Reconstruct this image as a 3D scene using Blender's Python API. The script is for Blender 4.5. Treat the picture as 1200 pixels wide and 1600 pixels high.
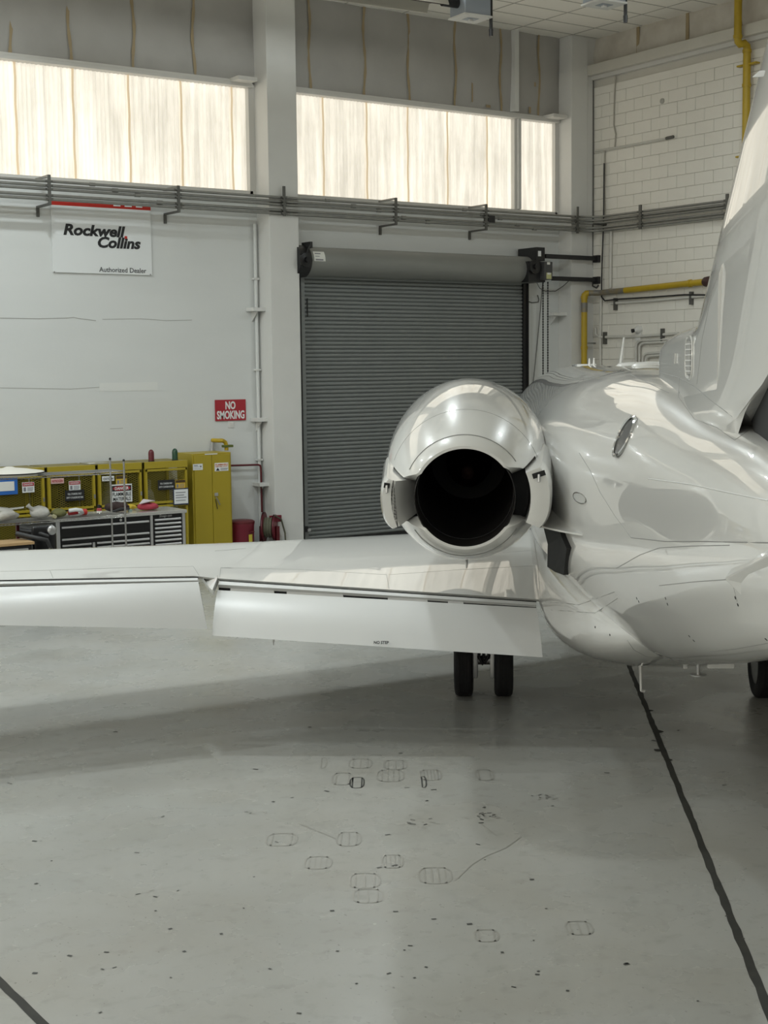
import bpy, bmesh, math, random
import numpy as np
from mathutils import Vector, Matrix
from mathutils.bvhtree import BVHTree
random.seed(7)
for o in list(bpy.data.objects): bpy.data.objects.remove(o)
SC = bpy.context.scene
COL = SC.collection
PI = math.pi

# ------------------------------------------------------------------ camera
FPX = 2240.0
CAM_H = 3.0
YAW, PITCH, ROLL = math.radians(34.7), math.radians(5.72), math.radians(-0.645)
_f = Vector((math.sin(YAW)*math.cos(PITCH), math.cos(YAW)*math.cos(PITCH), -math.sin(PITCH)))
_r0 = Vector((math.cos(YAW), -math.sin(YAW), 0)); _u0 = _r0.cross(_f)
_r = _r0*math.cos(ROLL) + _u0*math.sin(ROLL)
_u = _u0*math.cos(ROLL) - _r0*math.sin(ROLL)
CAMP = Vector((0, 0, CAM_H))
cd = bpy.data.cameras.new('camera'); cam = bpy.data.objects.new('camera', cd); COL.objects.link(cam)
cd.sensor_fit = 'VERTICAL'; cd.sensor_height = 36.0; cd.lens = FPX/1600*36.0
cd.clip_start = .05; cd.clip_end = 300
cam.matrix_world = Matrix(((_r.x, _u.x, -_f.x, 0), (_r.y, _u.y, -_f.y, 0), (_r.z, _u.z, -_f.z, CAM_H), (0, 0, 0, 1)))
SC.camera = cam
SC.view_settings.view_transform = 'Standard'; SC.view_settings.look = 'None'
SC.view_settings.gamma = 1.0; SC.view_settings.use_curve_mapping = False
SC.view_settings.exposure = 0.0

# ------------------------------------------------------------------ world and light levels
W = bpy.data.worlds.new('world'); SC.world = W; W.use_nodes = True
W.node_tree.nodes['Background'].inputs[0].default_value = (.62, .72, .85, 1)
W.node_tree.nodes['Background'].inputs[1].default_value = 0.6
BAY_POWER = 150.0          # each high bay lamp, watts
PANEL_GLOW = 1.42          # daylight through the translucent panels on the back wall
FILL_GLOW_LEFT, FILL_GLOW_FRONT = 12.0, 3.0   # unseen panels left and behind, glow raised to add fill light

# room
YB, XR, ZC = 21.0, 19.29, 9.177      # back wall, right wall, ceiling
XL, YF = -17.0, -17.0                # left wall, wall behind the camera
ZS, ZH = 5.94, 7.60                  # window sill and head

def ray(px, py): return _r*((px-600)/FPX) - _u*((py-800)/FPX) + _f
def onp(px, py, ax, v):
    d = ray(px, py); return CAMP + d*((v-CAMP[ax])/d[ax])
def onX(px, py, v): return onp(px, py, 0, v)
def onY(px, py, v): return onp(px, py, 1, v)
def onZ(px, py, v): return onp(px, py, 2, v)

# ------------------------------------------------------------------ materials
MATS = {}
def nt(m):
    return m.node_tree.nodes, m.node_tree.links
def mat(name, col, rough=.5, metal=0., coat=0., coat_rough=.03, spec=.5, noise=None, bump=None, emit=None):
    """noise=(scale, amount, colour2, stretch xyz); bump=(scale, strength, stretch)"""
    if name in MATS: return MATS[name]
    m = bpy.data.materials.new(name); m.use_nodes = True; MATS[name] = m
    n, l = nt(m); b = n['Principled BSDF']
    c = (*col, 1)
    b.inputs['Base Color'].default_value = c; b.inputs['Roughness'].default_value = rough
    b.inputs['Metallic'].default_value = metal; b.inputs['Coat Weight'].default_value = coat
    b.inputs['Coat Roughness'].default_value = coat_rough; b.inputs['Specular IOR Level'].default_value = spec
    if emit: b.inputs['Emission Color'].default_value = (*emit[0], 1); b.inputs['Emission Strength'].default_value = emit[1]
    m.diffuse_color = c
    if noise or bump:
        tc = n.new('ShaderNodeTexCoord')
    if noise:
        mp = n.new('ShaderNodeMapping'); l.new(tc.outputs['Object'], mp.inputs[0])
        mp.inputs['Scale'].default_value = noise[3] if len(noise) > 3 else (1, 1, 1)
        t = n.new('ShaderNodeTexNoise'); t.inputs['Scale'].default_value = noise[0]; t.inputs['Detail'].default_value = 6
        l.new(mp.outputs[0], t.inputs['Vector'])
        rp = n.new('ShaderNodeValToRGB'); rp.color_ramp.elements[0].position = .35; rp.color_ramp.elements[1].position = .7
        l.new(t.outputs['Fac'], rp.inputs[0])
        mul = n.new('ShaderNodeMath'); mul.operation = 'MULTIPLY'; mul.inputs[1].default_value = noise[1]
        l.new(rp.outputs[0], mul.inputs[0])
        mx = n.new('ShaderNodeMix'); mx.data_type = 'RGBA'; mx.inputs[6].default_value = c; mx.inputs[7].default_value = (*noise[2], 1)
        l.new(mul.outputs[0], mx.inputs[0]); l.new(mx.outputs[2], b.inputs['Base Color'])
    if bump:
        mp2 = n.new('ShaderNodeMapping'); l.new(tc.outputs['Object'], mp2.inputs[0])
        mp2.inputs['Scale'].default_value = bump[2] if len(bump) > 2 else (1, 1, 1)
        t2 = n.new('ShaderNodeTexNoise'); t2.inputs['Scale'].default_value = bump[0]; t2.inputs['Detail'].default_value = 4
        l.new(mp2.outputs[0], t2.inputs['Vector'])
        bp = n.new('ShaderNodeBump'); bp.inputs['Strength'].default_value = bump[1]; bp.inputs['Distance'].default_value = .02
        l.new(t2.outputs['Fac'], bp.inputs['Height']); l.new(bp.outputs[0], b.inputs['Normal'])
    return m

M_PAINT = mat('aircraft_white_paint', (.70, .695, .67), .3, coat=1, coat_rough=.015, spec=.6)
M_PAINT2 = mat('aircraft_flap_paint', (.63, .635, .625), .45, coat=.3, coat_rough=.28)
M_LINE = mat('panel_seam_grey', (.26, .26, .25), .6)
M_DARK = mat('black_cavity', (.008, .008, .009), .7)
M_SOOT = mat('nozzle_soot', (.012, .010, .009), .6)
M_PLUG = mat('exhaust_plug_brown', (.05, .022, .017), .5, metal=.6)
M_POLISH = mat('polished_metal', (.62, .62, .62), .12, metal=1.)
M_STEEL = mat('brushed_steel', (.45, .45, .45), .35, metal=1.)
M_CONDUIT = mat('galvanised_conduit', (.30, .30, .28), .42, metal=.7, noise=(9, .4, (.2, .2, .19)))
M_STRUT = mat('strut_channel', (.13, .13, .12), .5, metal=.5)
M_TIRE = mat('tire_rubber', (.012, .012, .013), .75, bump=(60, .2))
M_WALL = mat('wall_white_paint', (.67, .685, .675), .55, noise=(1.3, .35, (.60, .615, .605), (.4, 1, 1.6)), bump=(14, .08))
M_COLUMN = mat('column_white_paint', (.68, .68, .66), .5, noise=(3, .25, (.58, .58, .56)))
M_BLOCK = mat('block_white_paint', (.78, .76, .70), .6, noise=(4, .3, (.72, .70, .64)), bump=(30, .15))
M_MORTAR = mat('mortar_joint', (.70, .68, .62), .8)
M_INSUL = mat('insulation_facing', (.40, .39, .37), .6, noise=(1.8, .5, (.33, .32, .30)), bump=(2.2, .5))
M_INSUL2 = mat('insulation_facing_light', (.60, .57, .51), .5, noise=(3, .7, (.45, .41, .35)), bump=(3.5, .8))
M_TAPE = mat('aged_yellow_tape', (.36, .285, .17), .6, noise=(6, .6, (.31, .24, .14)))
M_TRIM = mat('trim_white_paint', (.64, .63, .60), .45)
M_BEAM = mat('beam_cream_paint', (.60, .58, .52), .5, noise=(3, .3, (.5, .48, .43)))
M_TILE = mat('ceiling_tile', (.88, .855, .79), .85, noise=(5, .12, (.82, .80, .73)))
M_GRID = mat('ceiling_grid', (.45, .43, .39), .6)
M_SHUT = mat('shutter_grey_steel', (.25, .265, .262), .42, metal=.25, noise=(2.5, .6, (.19, .205, .208), (.35, 1, 9)))
M_HOOD = mat('shutter_hood_steel', (.25, .255, .24), .45, metal=.25, noise=(2, .6, (.20, .205, .195), (.4, 1, 1)))
M_BLACK = mat('black_painted_steel', (.014, .014, .015), .45)
M_BLACKG = mat('black_gloss_steel', (.007, .007, .008), .3)
M_ALU = mat('drawer_pull_aluminium', (.62, .62, .63), .3, metal=.85)
M_YEL = mat('safety_yellow_paint', (.37, .285, .02), .42, noise=(3, .3, (.33, .25, .02)))
M_YELP = mat('gas_pipe_yellow', (.46, .315, .012), .4, noise=(5, .45, (.36, .25, .02)))
M_BARE = mat('bare_worn_pipe', (.20, .20, .20), .5, metal=.4, noise=(9, .5, (.35, .25, .05)))
M_MESH = mat('expanded_metal_olive', (.24, .195, .02), .5)
M_RED = mat('red_painted_steel', (.19, .016, .032), .4)
M_REDD = mat('dark_red_paint', (.11, .010, .015), .4)
M_SIGNR = mat('sign_red', (.36, .016, .028), .45)
M_BANDR = mat('sign_band_red', (.52, .03, .02), .45)
M_SIGNW = mat('sign_white', (.74, .76, .76), .4)
M_PAPER = mat('paper_white', (.72, .72, .68), .7)
M_INK = mat('print_black', (.012, .012, .014), .5)
M_BLUE = mat('painters_tape_blue', (.02, .12, .42), .6)
M_WOOD = mat('wood_top', (.45, .30, .15), .5, noise=(4, .6, (.36, .22, .10), (1, 8, 1)))
M_CHROME = mat('chrome_wire', (.55, .55, .55), .18, metal=1.)
M_WIRE = mat('wire_shelf_grey', (.33, .33, .32), .35, metal=.8)
M_BAG = mat('plastic_bag', (.62, .61, .57), .25, noise=(8, .4, (.45, .45, .42)), bump=(14, .9))
M_CLOTH = mat('white_vinyl_cover', (.60, .58, .52), .6, bump=(7, .4))
M_GREEN = mat('green_lens', (.015, .06, .03), .25)
M_OLIVE = mat('olive_cloth', (.16, .16, .06), .8, bump=(20, .6))
M_BROWN = mat('valve_dark_brown', (.05, .022, .018), .5)
M_GREYBOX = mat('heater_box_bluegrey', (.30, .33, .37), .45)
M_REFL = mat('heater_reflector', (.40, .38, .33), .35, metal=.6)
M_HOSE = mat('grey_green_hose', (.12, .12, .08), .6)
M_CYL = mat('gas_cylinder_grey', (.33, .34, .33), .4)
M_MARK = mat('floor_rubber_mark', (.325, .315, .285), .35)
M_MARKD = mat('floor_dark_mark', (.05, .05, .045), .6)
M_JOINT = mat('floor_joint_filler', (.022, .022, .018), .75, noise=(8, .6, (.045, .043, .035)))
M_LAMP = mat('lamp_diffuser', (.9, .9, .9), .5, emit=((1, .97, .92), 14.0))

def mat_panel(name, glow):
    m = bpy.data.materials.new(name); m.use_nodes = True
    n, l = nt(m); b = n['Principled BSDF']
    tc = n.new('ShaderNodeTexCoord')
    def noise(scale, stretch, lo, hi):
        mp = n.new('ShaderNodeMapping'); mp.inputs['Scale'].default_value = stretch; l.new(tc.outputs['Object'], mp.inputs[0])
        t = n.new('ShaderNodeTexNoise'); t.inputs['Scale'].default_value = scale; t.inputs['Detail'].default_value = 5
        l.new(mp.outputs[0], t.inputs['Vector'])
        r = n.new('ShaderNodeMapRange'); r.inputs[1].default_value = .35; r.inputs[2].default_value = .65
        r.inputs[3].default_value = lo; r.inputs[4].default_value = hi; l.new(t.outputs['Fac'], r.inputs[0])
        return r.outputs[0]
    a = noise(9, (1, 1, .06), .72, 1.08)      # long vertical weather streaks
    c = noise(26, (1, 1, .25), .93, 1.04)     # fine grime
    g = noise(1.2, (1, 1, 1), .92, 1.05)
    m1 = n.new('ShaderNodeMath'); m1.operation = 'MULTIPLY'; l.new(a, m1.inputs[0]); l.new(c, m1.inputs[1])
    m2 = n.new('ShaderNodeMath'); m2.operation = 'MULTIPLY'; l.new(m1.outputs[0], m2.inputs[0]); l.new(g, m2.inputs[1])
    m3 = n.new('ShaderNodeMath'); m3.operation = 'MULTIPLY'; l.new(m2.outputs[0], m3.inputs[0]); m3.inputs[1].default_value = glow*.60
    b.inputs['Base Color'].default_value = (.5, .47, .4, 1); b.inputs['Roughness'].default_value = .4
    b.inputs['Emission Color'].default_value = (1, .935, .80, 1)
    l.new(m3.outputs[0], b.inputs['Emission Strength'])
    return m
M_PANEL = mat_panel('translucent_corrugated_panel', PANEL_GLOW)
M_PANEL_L = mat_panel('translucent_panel_fill_left', FILL_GLOW_LEFT)
M_PANEL_F = mat_panel('translucent_panel_fill_front', FILL_GLOW_FRONT)
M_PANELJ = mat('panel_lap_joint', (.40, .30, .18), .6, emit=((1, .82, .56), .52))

def mat_floor():
    m = bpy.data.materials.new('painted_concrete_floor'); m.use_nodes = True
    n, l = nt(m); b = n['Principled BSDF']
    tc = n.new('ShaderNodeTexCoord')
    def noise(scale, stretch, lo, hi, a, c, det=6):
        mp = n.new('ShaderNodeMapping'); mp.inputs['Scale'].default_value = stretch; l.new(tc.outputs['Object'], mp.inputs[0])
        t = n.new('ShaderNodeTexNoise'); t.inputs['Scale'].default_value = scale; t.inputs['Detail'].default_value = det
        l.new(mp.outputs[0], t.inputs['Vector'])
        r = n.new('ShaderNodeMapRange'); r.inputs[1].default_value = lo; r.inputs[2].default_value = hi
        r.inputs[3].default_value = a; r.inputs[4].default_value = c; l.new(t.outputs['Fac'], r.inputs[0])
        return r.outputs[0]
    def mix(fac, c1, c2):
        x = n.new('ShaderNodeMix'); x.data_type = 'RGBA'; l.new(fac, x.inputs[0])
        if isinstance(c1, tuple): x.inputs[6].default_value = (*c1, 1)
        else: l.new(c1, x.inputs[6])
        x.inputs[7].default_value = (*c2, 1)
        return x.outputs[2]
    c = mix(noise(.45, (1, 1, 1), .25, .75, 0, 1), (.41, .405, .375), (.345, .35, .335))
    c = mix(noise(1.1, (1, 1, 1), .42, .85, 0, .6), c, (.30, .28, .235))
    c = mix(noise(9, (1, 1, 1), .55, .80, 0, .45), c, (.22, .215, .19))
    c = mix(noise(46, (1, .55, 1), .66, .72, 0, .55), c, (.12, .12, .105), )
    l.new(c, b.inputs['Base Color'])
    l.new(noise(1.7, (1, 1, 1), .3, .7, .20, .36), b.inputs['Roughness'])
    b.inputs['Specular IOR Level'].default_value = .22
    bp = n.new('ShaderNodeBump'); bp.inputs['Strength'].default_value = .06; bp.inputs['Distance'].default_value = .01
    l.new(noise(5, (1, 1, 1), .2, .8, 0, 1), bp.inputs['Height']); l.new(bp.outputs[0], b.inputs['Normal'])
    return m
M_FLOOR = mat_floor()

# ------------------------------------------------------------------ mesh helpers
MX = {}          # placement matrix of every thing and part
def place(o, parent=None, kind=None, label=None, cat=None, group=None):
    COL.objects.link(o)
    if parent is not None:
        o.parent = parent; MX[o] = MX[parent]
    if kind: o['kind'] = kind
    if label: o['label'] = label
    if cat: o['category'] = cat
    if group: o['group'] = group
    return o
def thing(name, label, cat, loc=(0, 0, 0), rz=0., group=None):
    o = bpy.data.objects.new(name, None); o.empty_display_size = .2
    o.location = loc; o.rotation_euler = (0, 0, rz)
    MX[o] = Matrix.Translation(Vector(loc)) @ Matrix.Rotation(rz, 4, 'Z')
    return place(o, None, None, label, cat, group)

class MB:
    def __init__(s): s.v = []; s.f = []
    def add(s, vs, fs):
        k = len(s.v); s.v += [Vector(p) for p in vs]; s.f += [tuple(i+k for i in f) for f in fs]; return s
    def box(s, x0, x1, y0, y1, z0, z1, m=None):
        vs = [Vector(p) for p in ((x0, y0, z0), (x1, y0, z0), (x1, y1, z0), (x0, y1, z0), (x0, y0, z1), (x1, y0, z1), (x1, y1, z1), (x0, y1, z1))]
        if m is not None: vs = [m @ p for p in vs]
        return s.add(vs, [(0, 3, 2, 1), (4, 5, 6, 7), (0, 1, 5, 4), (1, 2, 6, 5), (2, 3, 7, 6), (3, 0, 4, 7)])
    def rings(s, rs, caps=True, closed=True):
        n = len(rs[0]); vs = [p for r in rs for p in r]; fs = []
        for i in range(len(rs)-1):
            for j in range(n if closed else n-1):
                a = i*n+j; b = i*n+(j+1) % n; fs.append((a, b, b+n, a+n))
        if caps: fs.append(tuple(reversed(range(n)))); fs.append(tuple(range((len(rs)-1)*n, len(rs)*n)))
        return s.add(vs, fs)
    def tube(s, pts, r, n=10, caps=True):
        pts = [Vector(p) for p in pts]; rs = []; up = None
        for i, p in enumerate(pts):
            if i == 0: t = pts[1]-p
            elif i == len(pts)-1: t = p-pts[i-1]
            else: t = (pts[i+1]-p).normalized()+(p-pts[i-1]).normalized()
            t.normalize()
            if up is None: up = Vector((0, 0, 1)) if abs(t.z) < .9 else Vector((1, 0, 0))
            a = t.cross(up).normalized(); b = a.cross(t).normalized(); up = b
            rr = r[i] if isinstance(r, (list, tuple)) else r
            rs.append([p+a*(rr*math.cos(2*PI*k/n))+b*(rr*math.sin(2*PI*k/n)) for k in range(n)])
        return s.rings(rs, caps)
    def lathe(s, prof, org=(0, 0, 0), axis=(0, 0, 1), n=24, caps=True):
        ax = Vector(axis).normalized(); up = Vector((0, 0, 1)) if abs(ax.z) < .9 else Vector((1, 0, 0))
        a = ax.cross(up).normalized(); b = a.cross(ax).normalized(); o = Vector(org)
        return s.rings([[o+ax*h+a*(r*math.cos(2*PI*k/n))+b*(r*math.sin(2*PI*k/n)) for k in range(n)] for h, r in prof], caps)
    def prism(s, poly, off):
        off = Vector(off); p = [Vector(q) for q in poly]
        return s.rings([p, [q+off for q in p]])
    def mesh(s, name, smooth=None, bevel=0, inv=None, seg=2):
        me = bpy.data.meshes.new(name)
        vs = [inv @ p for p in s.v] if inv is not None else s.v
        me.from_pydata([tuple(p) for p in vs], [], s.f); me.update()
        bm = bmesh.new(); bm.from_mesh(me)
        bmesh.ops.recalc_face_normals(bm, faces=bm.faces)
        if bevel: bmesh.ops.bevel(bm, geom=[e for e in bm.edges if e.calc_face_angle(0) > .5], offset=bevel, segments=seg, affect='EDGES', profile=.6)
        bm.to_mesh(me); bm.free()
        if smooth is not None:
            me.polygons.foreach_set('use_smooth', [True]*len(me.polygons)); me.set_sharp_from_angle(angle=math.radians(smooth))
        return me
    def build(s, name, m, parent=None, smooth=None, bevel=0, local=False, seg=2, **kw):
        inv = None
        if parent is not None and not local: inv = MX[parent].inverted()
        me = s.mesh(name, smooth, bevel, inv, seg); me.materials.append(m)
        o = bpy.data.objects.new(name, me)
        if parent is None: MX[o] = Matrix.Identity(4)
        return place(o, parent, **kw)

def copy_mesh(name, me, parent, loc, rot=None, **kw):
    """an alike piece sharing mesh data; loc in world coordinates"""
    o = bpy.data.objects.new(name, me)
    p = MX[parent].inverted() @ Vector(loc)
    o.location = p
    if rot: o.rotation_euler = rot
    place(o, parent, **kw); return o

def struct(name, mb, m, label=None, **kw):
    o = mb.build(name, m, **kw); o['kind'] = 'structure'
    if label: o['label'] = label
    return o

def text_mesh(body, size, bold=0., shear=0., depth=.001, spacing=1., align='LEFT', width=None):
    cu = bpy.data.curves.new('txt', 'FONT'); cu.body = body; cu.size = size; cu.offset = bold; cu.shear = shear
    cu.extrude = depth; cu.space_character = spacing; cu.align_x = align; cu.resolution_u = 3
    o = bpy.data.objects.new('txt', cu); COL.objects.link(o)
    dg = bpy.context.evaluated_depsgraph_get(); me = bpy.data.meshes.new_from_object(o.evaluated_get(dg))
    bpy.data.objects.remove(o); bpy.data.curves.remove(cu)
    if width:
        xs = [v.co.x for v in me.vertices]; k = width/(max(xs)-min(xs)); x0 = min(xs)
        for v in me.vertices: v.co.x = (v.co.x-x0)*k
    return me
def letters(name, body, m, parent, loc, size, rz=0., rx=PI/2, width=None, bold=0., shear=0., label=None, align='LEFT', spacing=1., ex=None):
    me = text_mesh(body, size, bold, shear, width=width, align=align, spacing=spacing); me.name = name; me.materials.append(m)
    if ex is not None:         # explicit axes: columns right, up, out
        R = Matrix((ex[0], ex[1], ex[2])).transposed()
        me.transform(R.to_4x4()); me.transform(Matrix.Translation(Vector(loc)))
        if parent is not None: me.transform(MX[parent].inverted())
        o = bpy.data.objects.new(name, me)
    else:
        me.transform(Matrix.Translation(Vector(loc)) @ Matrix.Rotation(rz, 4, 'Z') @ Matrix.Rotation(rx, 4, 'X'))
        if parent is not None: me.transform(MX[parent].inverted())
        o = bpy.data.objects.new(name, me)
    return place(o, parent, label=label)

def smoothstep_curve(keys, y):
    """monotone-ish Catmull-Rom through (y, value...) keys sorted by y"""
    k = sorted(keys)
    ys = [q[0] for q in k]
    if y <= ys[0]: return k[0][1:]
    if y >= ys[-1]: return k[-1][1:]
    i = max(j for j in range(len(ys)) if ys[j] <= y); i = min(i, len(ys)-2)
    t = (y-ys[i])/(ys[i+1]-ys[i]); out = []
    for c in range(1, len(k[0])):
        p1, p2 = k[i][c], k[i+1][c]
        m1 = (p2-k[i-1][c])/(ys[i+1]-ys[i-1]) if i > 0 else (p2-p1)/(ys[i+1]-ys[i])
        m2 = (k[i+2][c]-p1)/(ys[i+2]-ys[i]) if i+2 < len(ys) else (p2-p1)/(ys[i+1]-ys[i])
        h = ys[i+1]-ys[i]
        out.append((2*t**3-3*t*t+1)*p1+(t**3-2*t*t+t)*h*m1+(-2*t**3+3*t*t)*p2+(t**3-t*t)*h*m2)
    return tuple(out)

# ------------------------------------------------------------------ the hangar shell
floor = struct('floor', MB().box(XL-.3, XR+.3, YF-.3, YB+.3, -.25, 0), M_FLOOR, 'pale grey painted concrete hangar floor with scuffs and stains')
# dark filled joints
def floor_strip(p, q, w, name='floor_joint', z=.0012, m=M_JOINT, jag=0.):
    p = Vector((p[0], p[1], 0)); q = Vector((q[0], q[1], 0)); t = (q-p); L = t.length; t.normalize(); nrm = Vector((-t.y, t.x, 0))
    n = max(1, int(L/.12)) if jag else 1; a = []; b = []
    for i in range(n+1):
        c = p+t*(L*i/n)
        a.append(c+nrm*(w/2+random.uniform(-jag, jag))+Vector((0, 0, z))); b.append(c-nrm*(w/2+random.uniform(-jag, jag))+Vector((0, 0, z)))
    mb = MB(); mb.add(a+b, [(i, n+1+i, n+2+i, i+1) for i in range(n)])
    return mb.build(name, m, floor)
_d = Vector((5.14, 6.195)).normalized(); _p = Vector((6.525, 5.98))
floor_strip(_p-_d*14, _p+_d*14.5, .046, jag=.005)
floor_strip((2.305, YF), (2.305, YB), .046, jag=.003)
def chip(px, py, r):
    c = onZ(px, py, .0022); k = 7
    MB().add([c+Vector((r*random.uniform(.5, 1)*math.cos(2*PI*i/k), r*random.uniform(.5, 1)*math.sin(2*PI*i/k), 0)) for i in range(k)], [tuple(range(k))]).build('floor_chip', M_JOINT, floor)
for px, py, r in ((1016, 1110, .05), (1030, 1143, .07), (1044, 1187, .045), (1030, 1172, .05), (1060, 1230, .03)): chip(px, py, r)

# rubber tread prints and scuffs on the paint
def ring_poly(c, rx, ry, a, w, mb, n=22, e=3.0, a0=0., a1=2*PI, z=.0016):
    vo = []; vi = []
    for i in range(n+1):
        th = a0+(a1-a0)*i/n; cx = math.copysign(abs(math.cos(th))**(2/e), math.cos(th)); sy = math.copysign(abs(math.sin(th))**(2/e), math.sin(th))
        for lst, k in ((vo, 0), (vi, w)):
            x, y = (rx-k)*cx, (ry-k)*sy
            lst.append(Vector((c.x+x*math.cos(a)-y*math.sin(a), c.y+x*math.sin(a)+y*math.cos(a), z)))
    mb.add(vo+vi, [(i, i+1, n+2+i, n+1+i) for i in range(n)])
def tread_mark(px, py, wpx, hpx, bars, m=M_MARK, half=False):
    c = onZ(px, py, 0); a = -YAW
    rx = (onZ(px+wpx/2, py, 0)-c).length; ry = (onZ(px, py-hpx/2, 0)-c).length
    mb = MB()
    ring_poly(c, rx, ry, a, .011, mb, a0=-PI/2 if half else 0, a1=PI/2 if half else 2*PI)
    for i in range(bars):
        x = rx*(-.6+1.2*i/max(1, bars-1)) if bars > 1 else -rx*.1
        d = Vector((math.cos(a), math.sin(a), 0)); e = Vector((-d.y, d.x, 0)); q = c+d*x; q.z = .0016
        mb.add([q-e*ry*.92-d*.005, q-e*ry*.92+d*.005, q+e*ry*.92+d*.005, q+e*ry*.92-d*.005], [(0, 1, 2, 3)])
    mb.build('tread_mark', m, floor)
for a in ((503, 1192, 16, 17, 1, M_MARK, True), (535, 1217, 34, 19, 2), (558, 1223, 24, 17, 2, M_MARKD), (610, 1212, 44, 19, 4), (563, 1193, 38, 15, 3), (618, 1195, 38, 15, 3),
          (673, 1211, 36, 17, 5), (660, 1222, 14, 18, 1, M_MARKD, True), (757, 1211, 30, 17, 2), (440, 1312, 50, 20, 2), (545, 1311, 40, 22, 3), (497, 1348, 44, 20, 4), (613, 1346, 36, 21, 4),
          (680, 1368, 54, 26, 4), (570, 1376, 50, 24, 3), (575, 1400, 50, 22, 3), (905, 1450, 44, 22, 3), (760, 1462, 40, 20, 2)):
    tread_mark(*a)
def scratch(pts, w=.007, m=M_MARKD):
    P = [onZ(x, y, .0019) for x, y in pts]; mb = MB()
    for p, q in zip(P, P[1:]):
        t = (q-p).normalized(); e = Vector((-t.y, t.x, 0))*w/2
        mb.add([p-e, p+e, q+e, q-e], [(0, 1, 2, 3)])
    mb.build('floor_scratch', m, floor)
scratch([(712, 1375), (738, 1350), (760, 1337), (790, 1325), (813, 1308)], .008, M_MARK)
scratch([(468, 1287), (500, 1300), (525, 1310)], .008, M_MARK); scratch([(752, 1287), (775, 1305)], .007, M_MARK)
for i in range(70):
    px, py = random.uniform(10, 1190), random.uniform(1130, 1590); L = random.uniform(2, 9)
    scratch([(px, py), (px+L, py+random.uniform(-2, 2))], random.uniform(.008, .022))
for px, py, n in ((755, 1275, 26), (650, 1282, 14), (850, 1245, 12), (390, 1270, 4), (240, 1395, 6)):
    for i in range(n):
        x, y = px+random.gauss(0, 12), py+random.gauss(0, 4); scratch([(x, y), (x+random.uniform(2, 8), y+random.uniform(-2, 2))], .009, M_MARK if i % 2 else M_MARKD)

# ---- back wall
CW = .555
COLX = [12.04-6.65*k for k in range(5)]           # left faces of the piers
wb = MB()
ZW = ZS-.06
wb.box(XL, 12.99, YB, YB+.3, 0, ZW); wb.box(17.77, XR+.3, YB, YB+.3, 0, ZW); wb.box(12.99, 17.77, YB, YB+.3, 4.585, ZW)
wb.box(XL, XR+.3, YB+.1, YB+.3, ZH, ZC+.1)
wall_back = struct('wall_back', wb, M_WALL, 'white painted back wall of the hangar')
# small cracks and rubbed patches on the plaster
def crack(pts, Y, w=.008):
    P = [onY(x, y, Y) for x, y in pts]; mb = MB()
    for p, q in zip(P, P[1:]):
        e = Vector((0, 0, w/2)); mb.add([p-e, p+e, q+e, q-e], [(0, 1, 2, 3)])
    mb.build('plaster_crack', mat('crack_grey', (.38, .38, .36), .8), wall_back)
crack([(0, 497), (60, 498), (104, 497), (115, 496), (125, 498), (150, 501)], YB-.003, .012)
crack([(160, 499), (220, 498), (260, 501), (300, 500)], YB-.003, .008)
crack([(0, 606), (110, 608), (246, 599)], YB-.003, .008)
crack([(170, 648), (172, 670), (192, 669)], YB-.003, .008)
MB().box(onY(155, 600, YB).x, onY(246, 600, YB).x, YB-.004, YB, onY(246, 610, YB).z, onY(246, 597, YB).z).build('paint_patch', mat('wall_patch_white', (.70, .71, .69), .6), wall_back)

def column(x0, x1, y0, ztop=ZC):
    return MB().box(x0, x1, y0, YB+.1, 0, ztop).build('column', M_COLUMN, wall_back, bevel=.008)
for x in COLX: column(x, x+CW, YB-.42)
cc = column(18.69, 19.10, YB-.36)
MB().box(19.10, XR+.05, YB-.34, YB+.1, 0, ZC).build('column', M_COLUMN, wall_back, bevel=.006)

# insulated sheet between piers, quilted, with yellowed tape seams
def insulation(x0, x1, seams):
    n = int((x1-x0)/.1); mz = 8; vs = []; fs = []
    ss = sorted([x0]+seams+[x1])
    for j in range(mz+1):
        for i in range(n+1):
            x = x0+(x1-x0)*i/n; z = ZH+.1+(ZC-ZH-.1)*j/mz
            k = max(q for q in range(len(ss)-1) if ss[q] <= x+1e-6); u = (x-ss[k])/(ss[k+1]-ss[k]); u = min(max(u, 0), 1)
            b = .06*math.sin(PI*u)**.6*math.sin(PI*min(1, (j+.3)/mz)*.85)+.012*math.sin(5*x+3*z)
            vs.append(Vector((x, YB-.01-b, z)))
    for j in range(mz):
        for i in range(n): a = j*(n+1)+i; fs.append((a, a+1, a+n+2, a+n+1))
    MB().add(vs, fs).build('insulation_sheet', M_INSUL, wall_back, smooth=60)
    for s in seams:
        L = []; R = []
        for j in range(13):
            z = ZH+.1+(ZC-ZH-.1)*j/12; w = .024+.006*math.sin(j*2.1+s); dx = .02*math.sin(j*.7+s*3)
            L.append(Vector((s-w+dx, YB-.034, z))); R.append(Vector((s+w+dx, YB-.034, z)))
        MB().add(L+R, [(i, i+1, 14+i, 13+i) for i in range(12)]).build('tape_seam', M_TAPE, wall_back)
S1 = [onY(x, y, YB-.03).x for x, y in ((16, 40), (108, 45), (208, 55), (302, 60))]
S2 = [onY(x, y, YB-.03).x for x, y in ((483, 70), (569, 80), (638, 90), (711, 100), (782, 105), (842, 120))]
insulation(COLX[1]+CW, 12.04, [COLX[1]+CW+.45]+S1)
insulation(12.04+CW, 18.69, S2)
for x in COLX[1:4]: insulation(x-6.65+CW, x, [x-6.65+CW+.9*k for k in range(1, 6)])
insulation(XL, COLX[4], [XL+.9])
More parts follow.
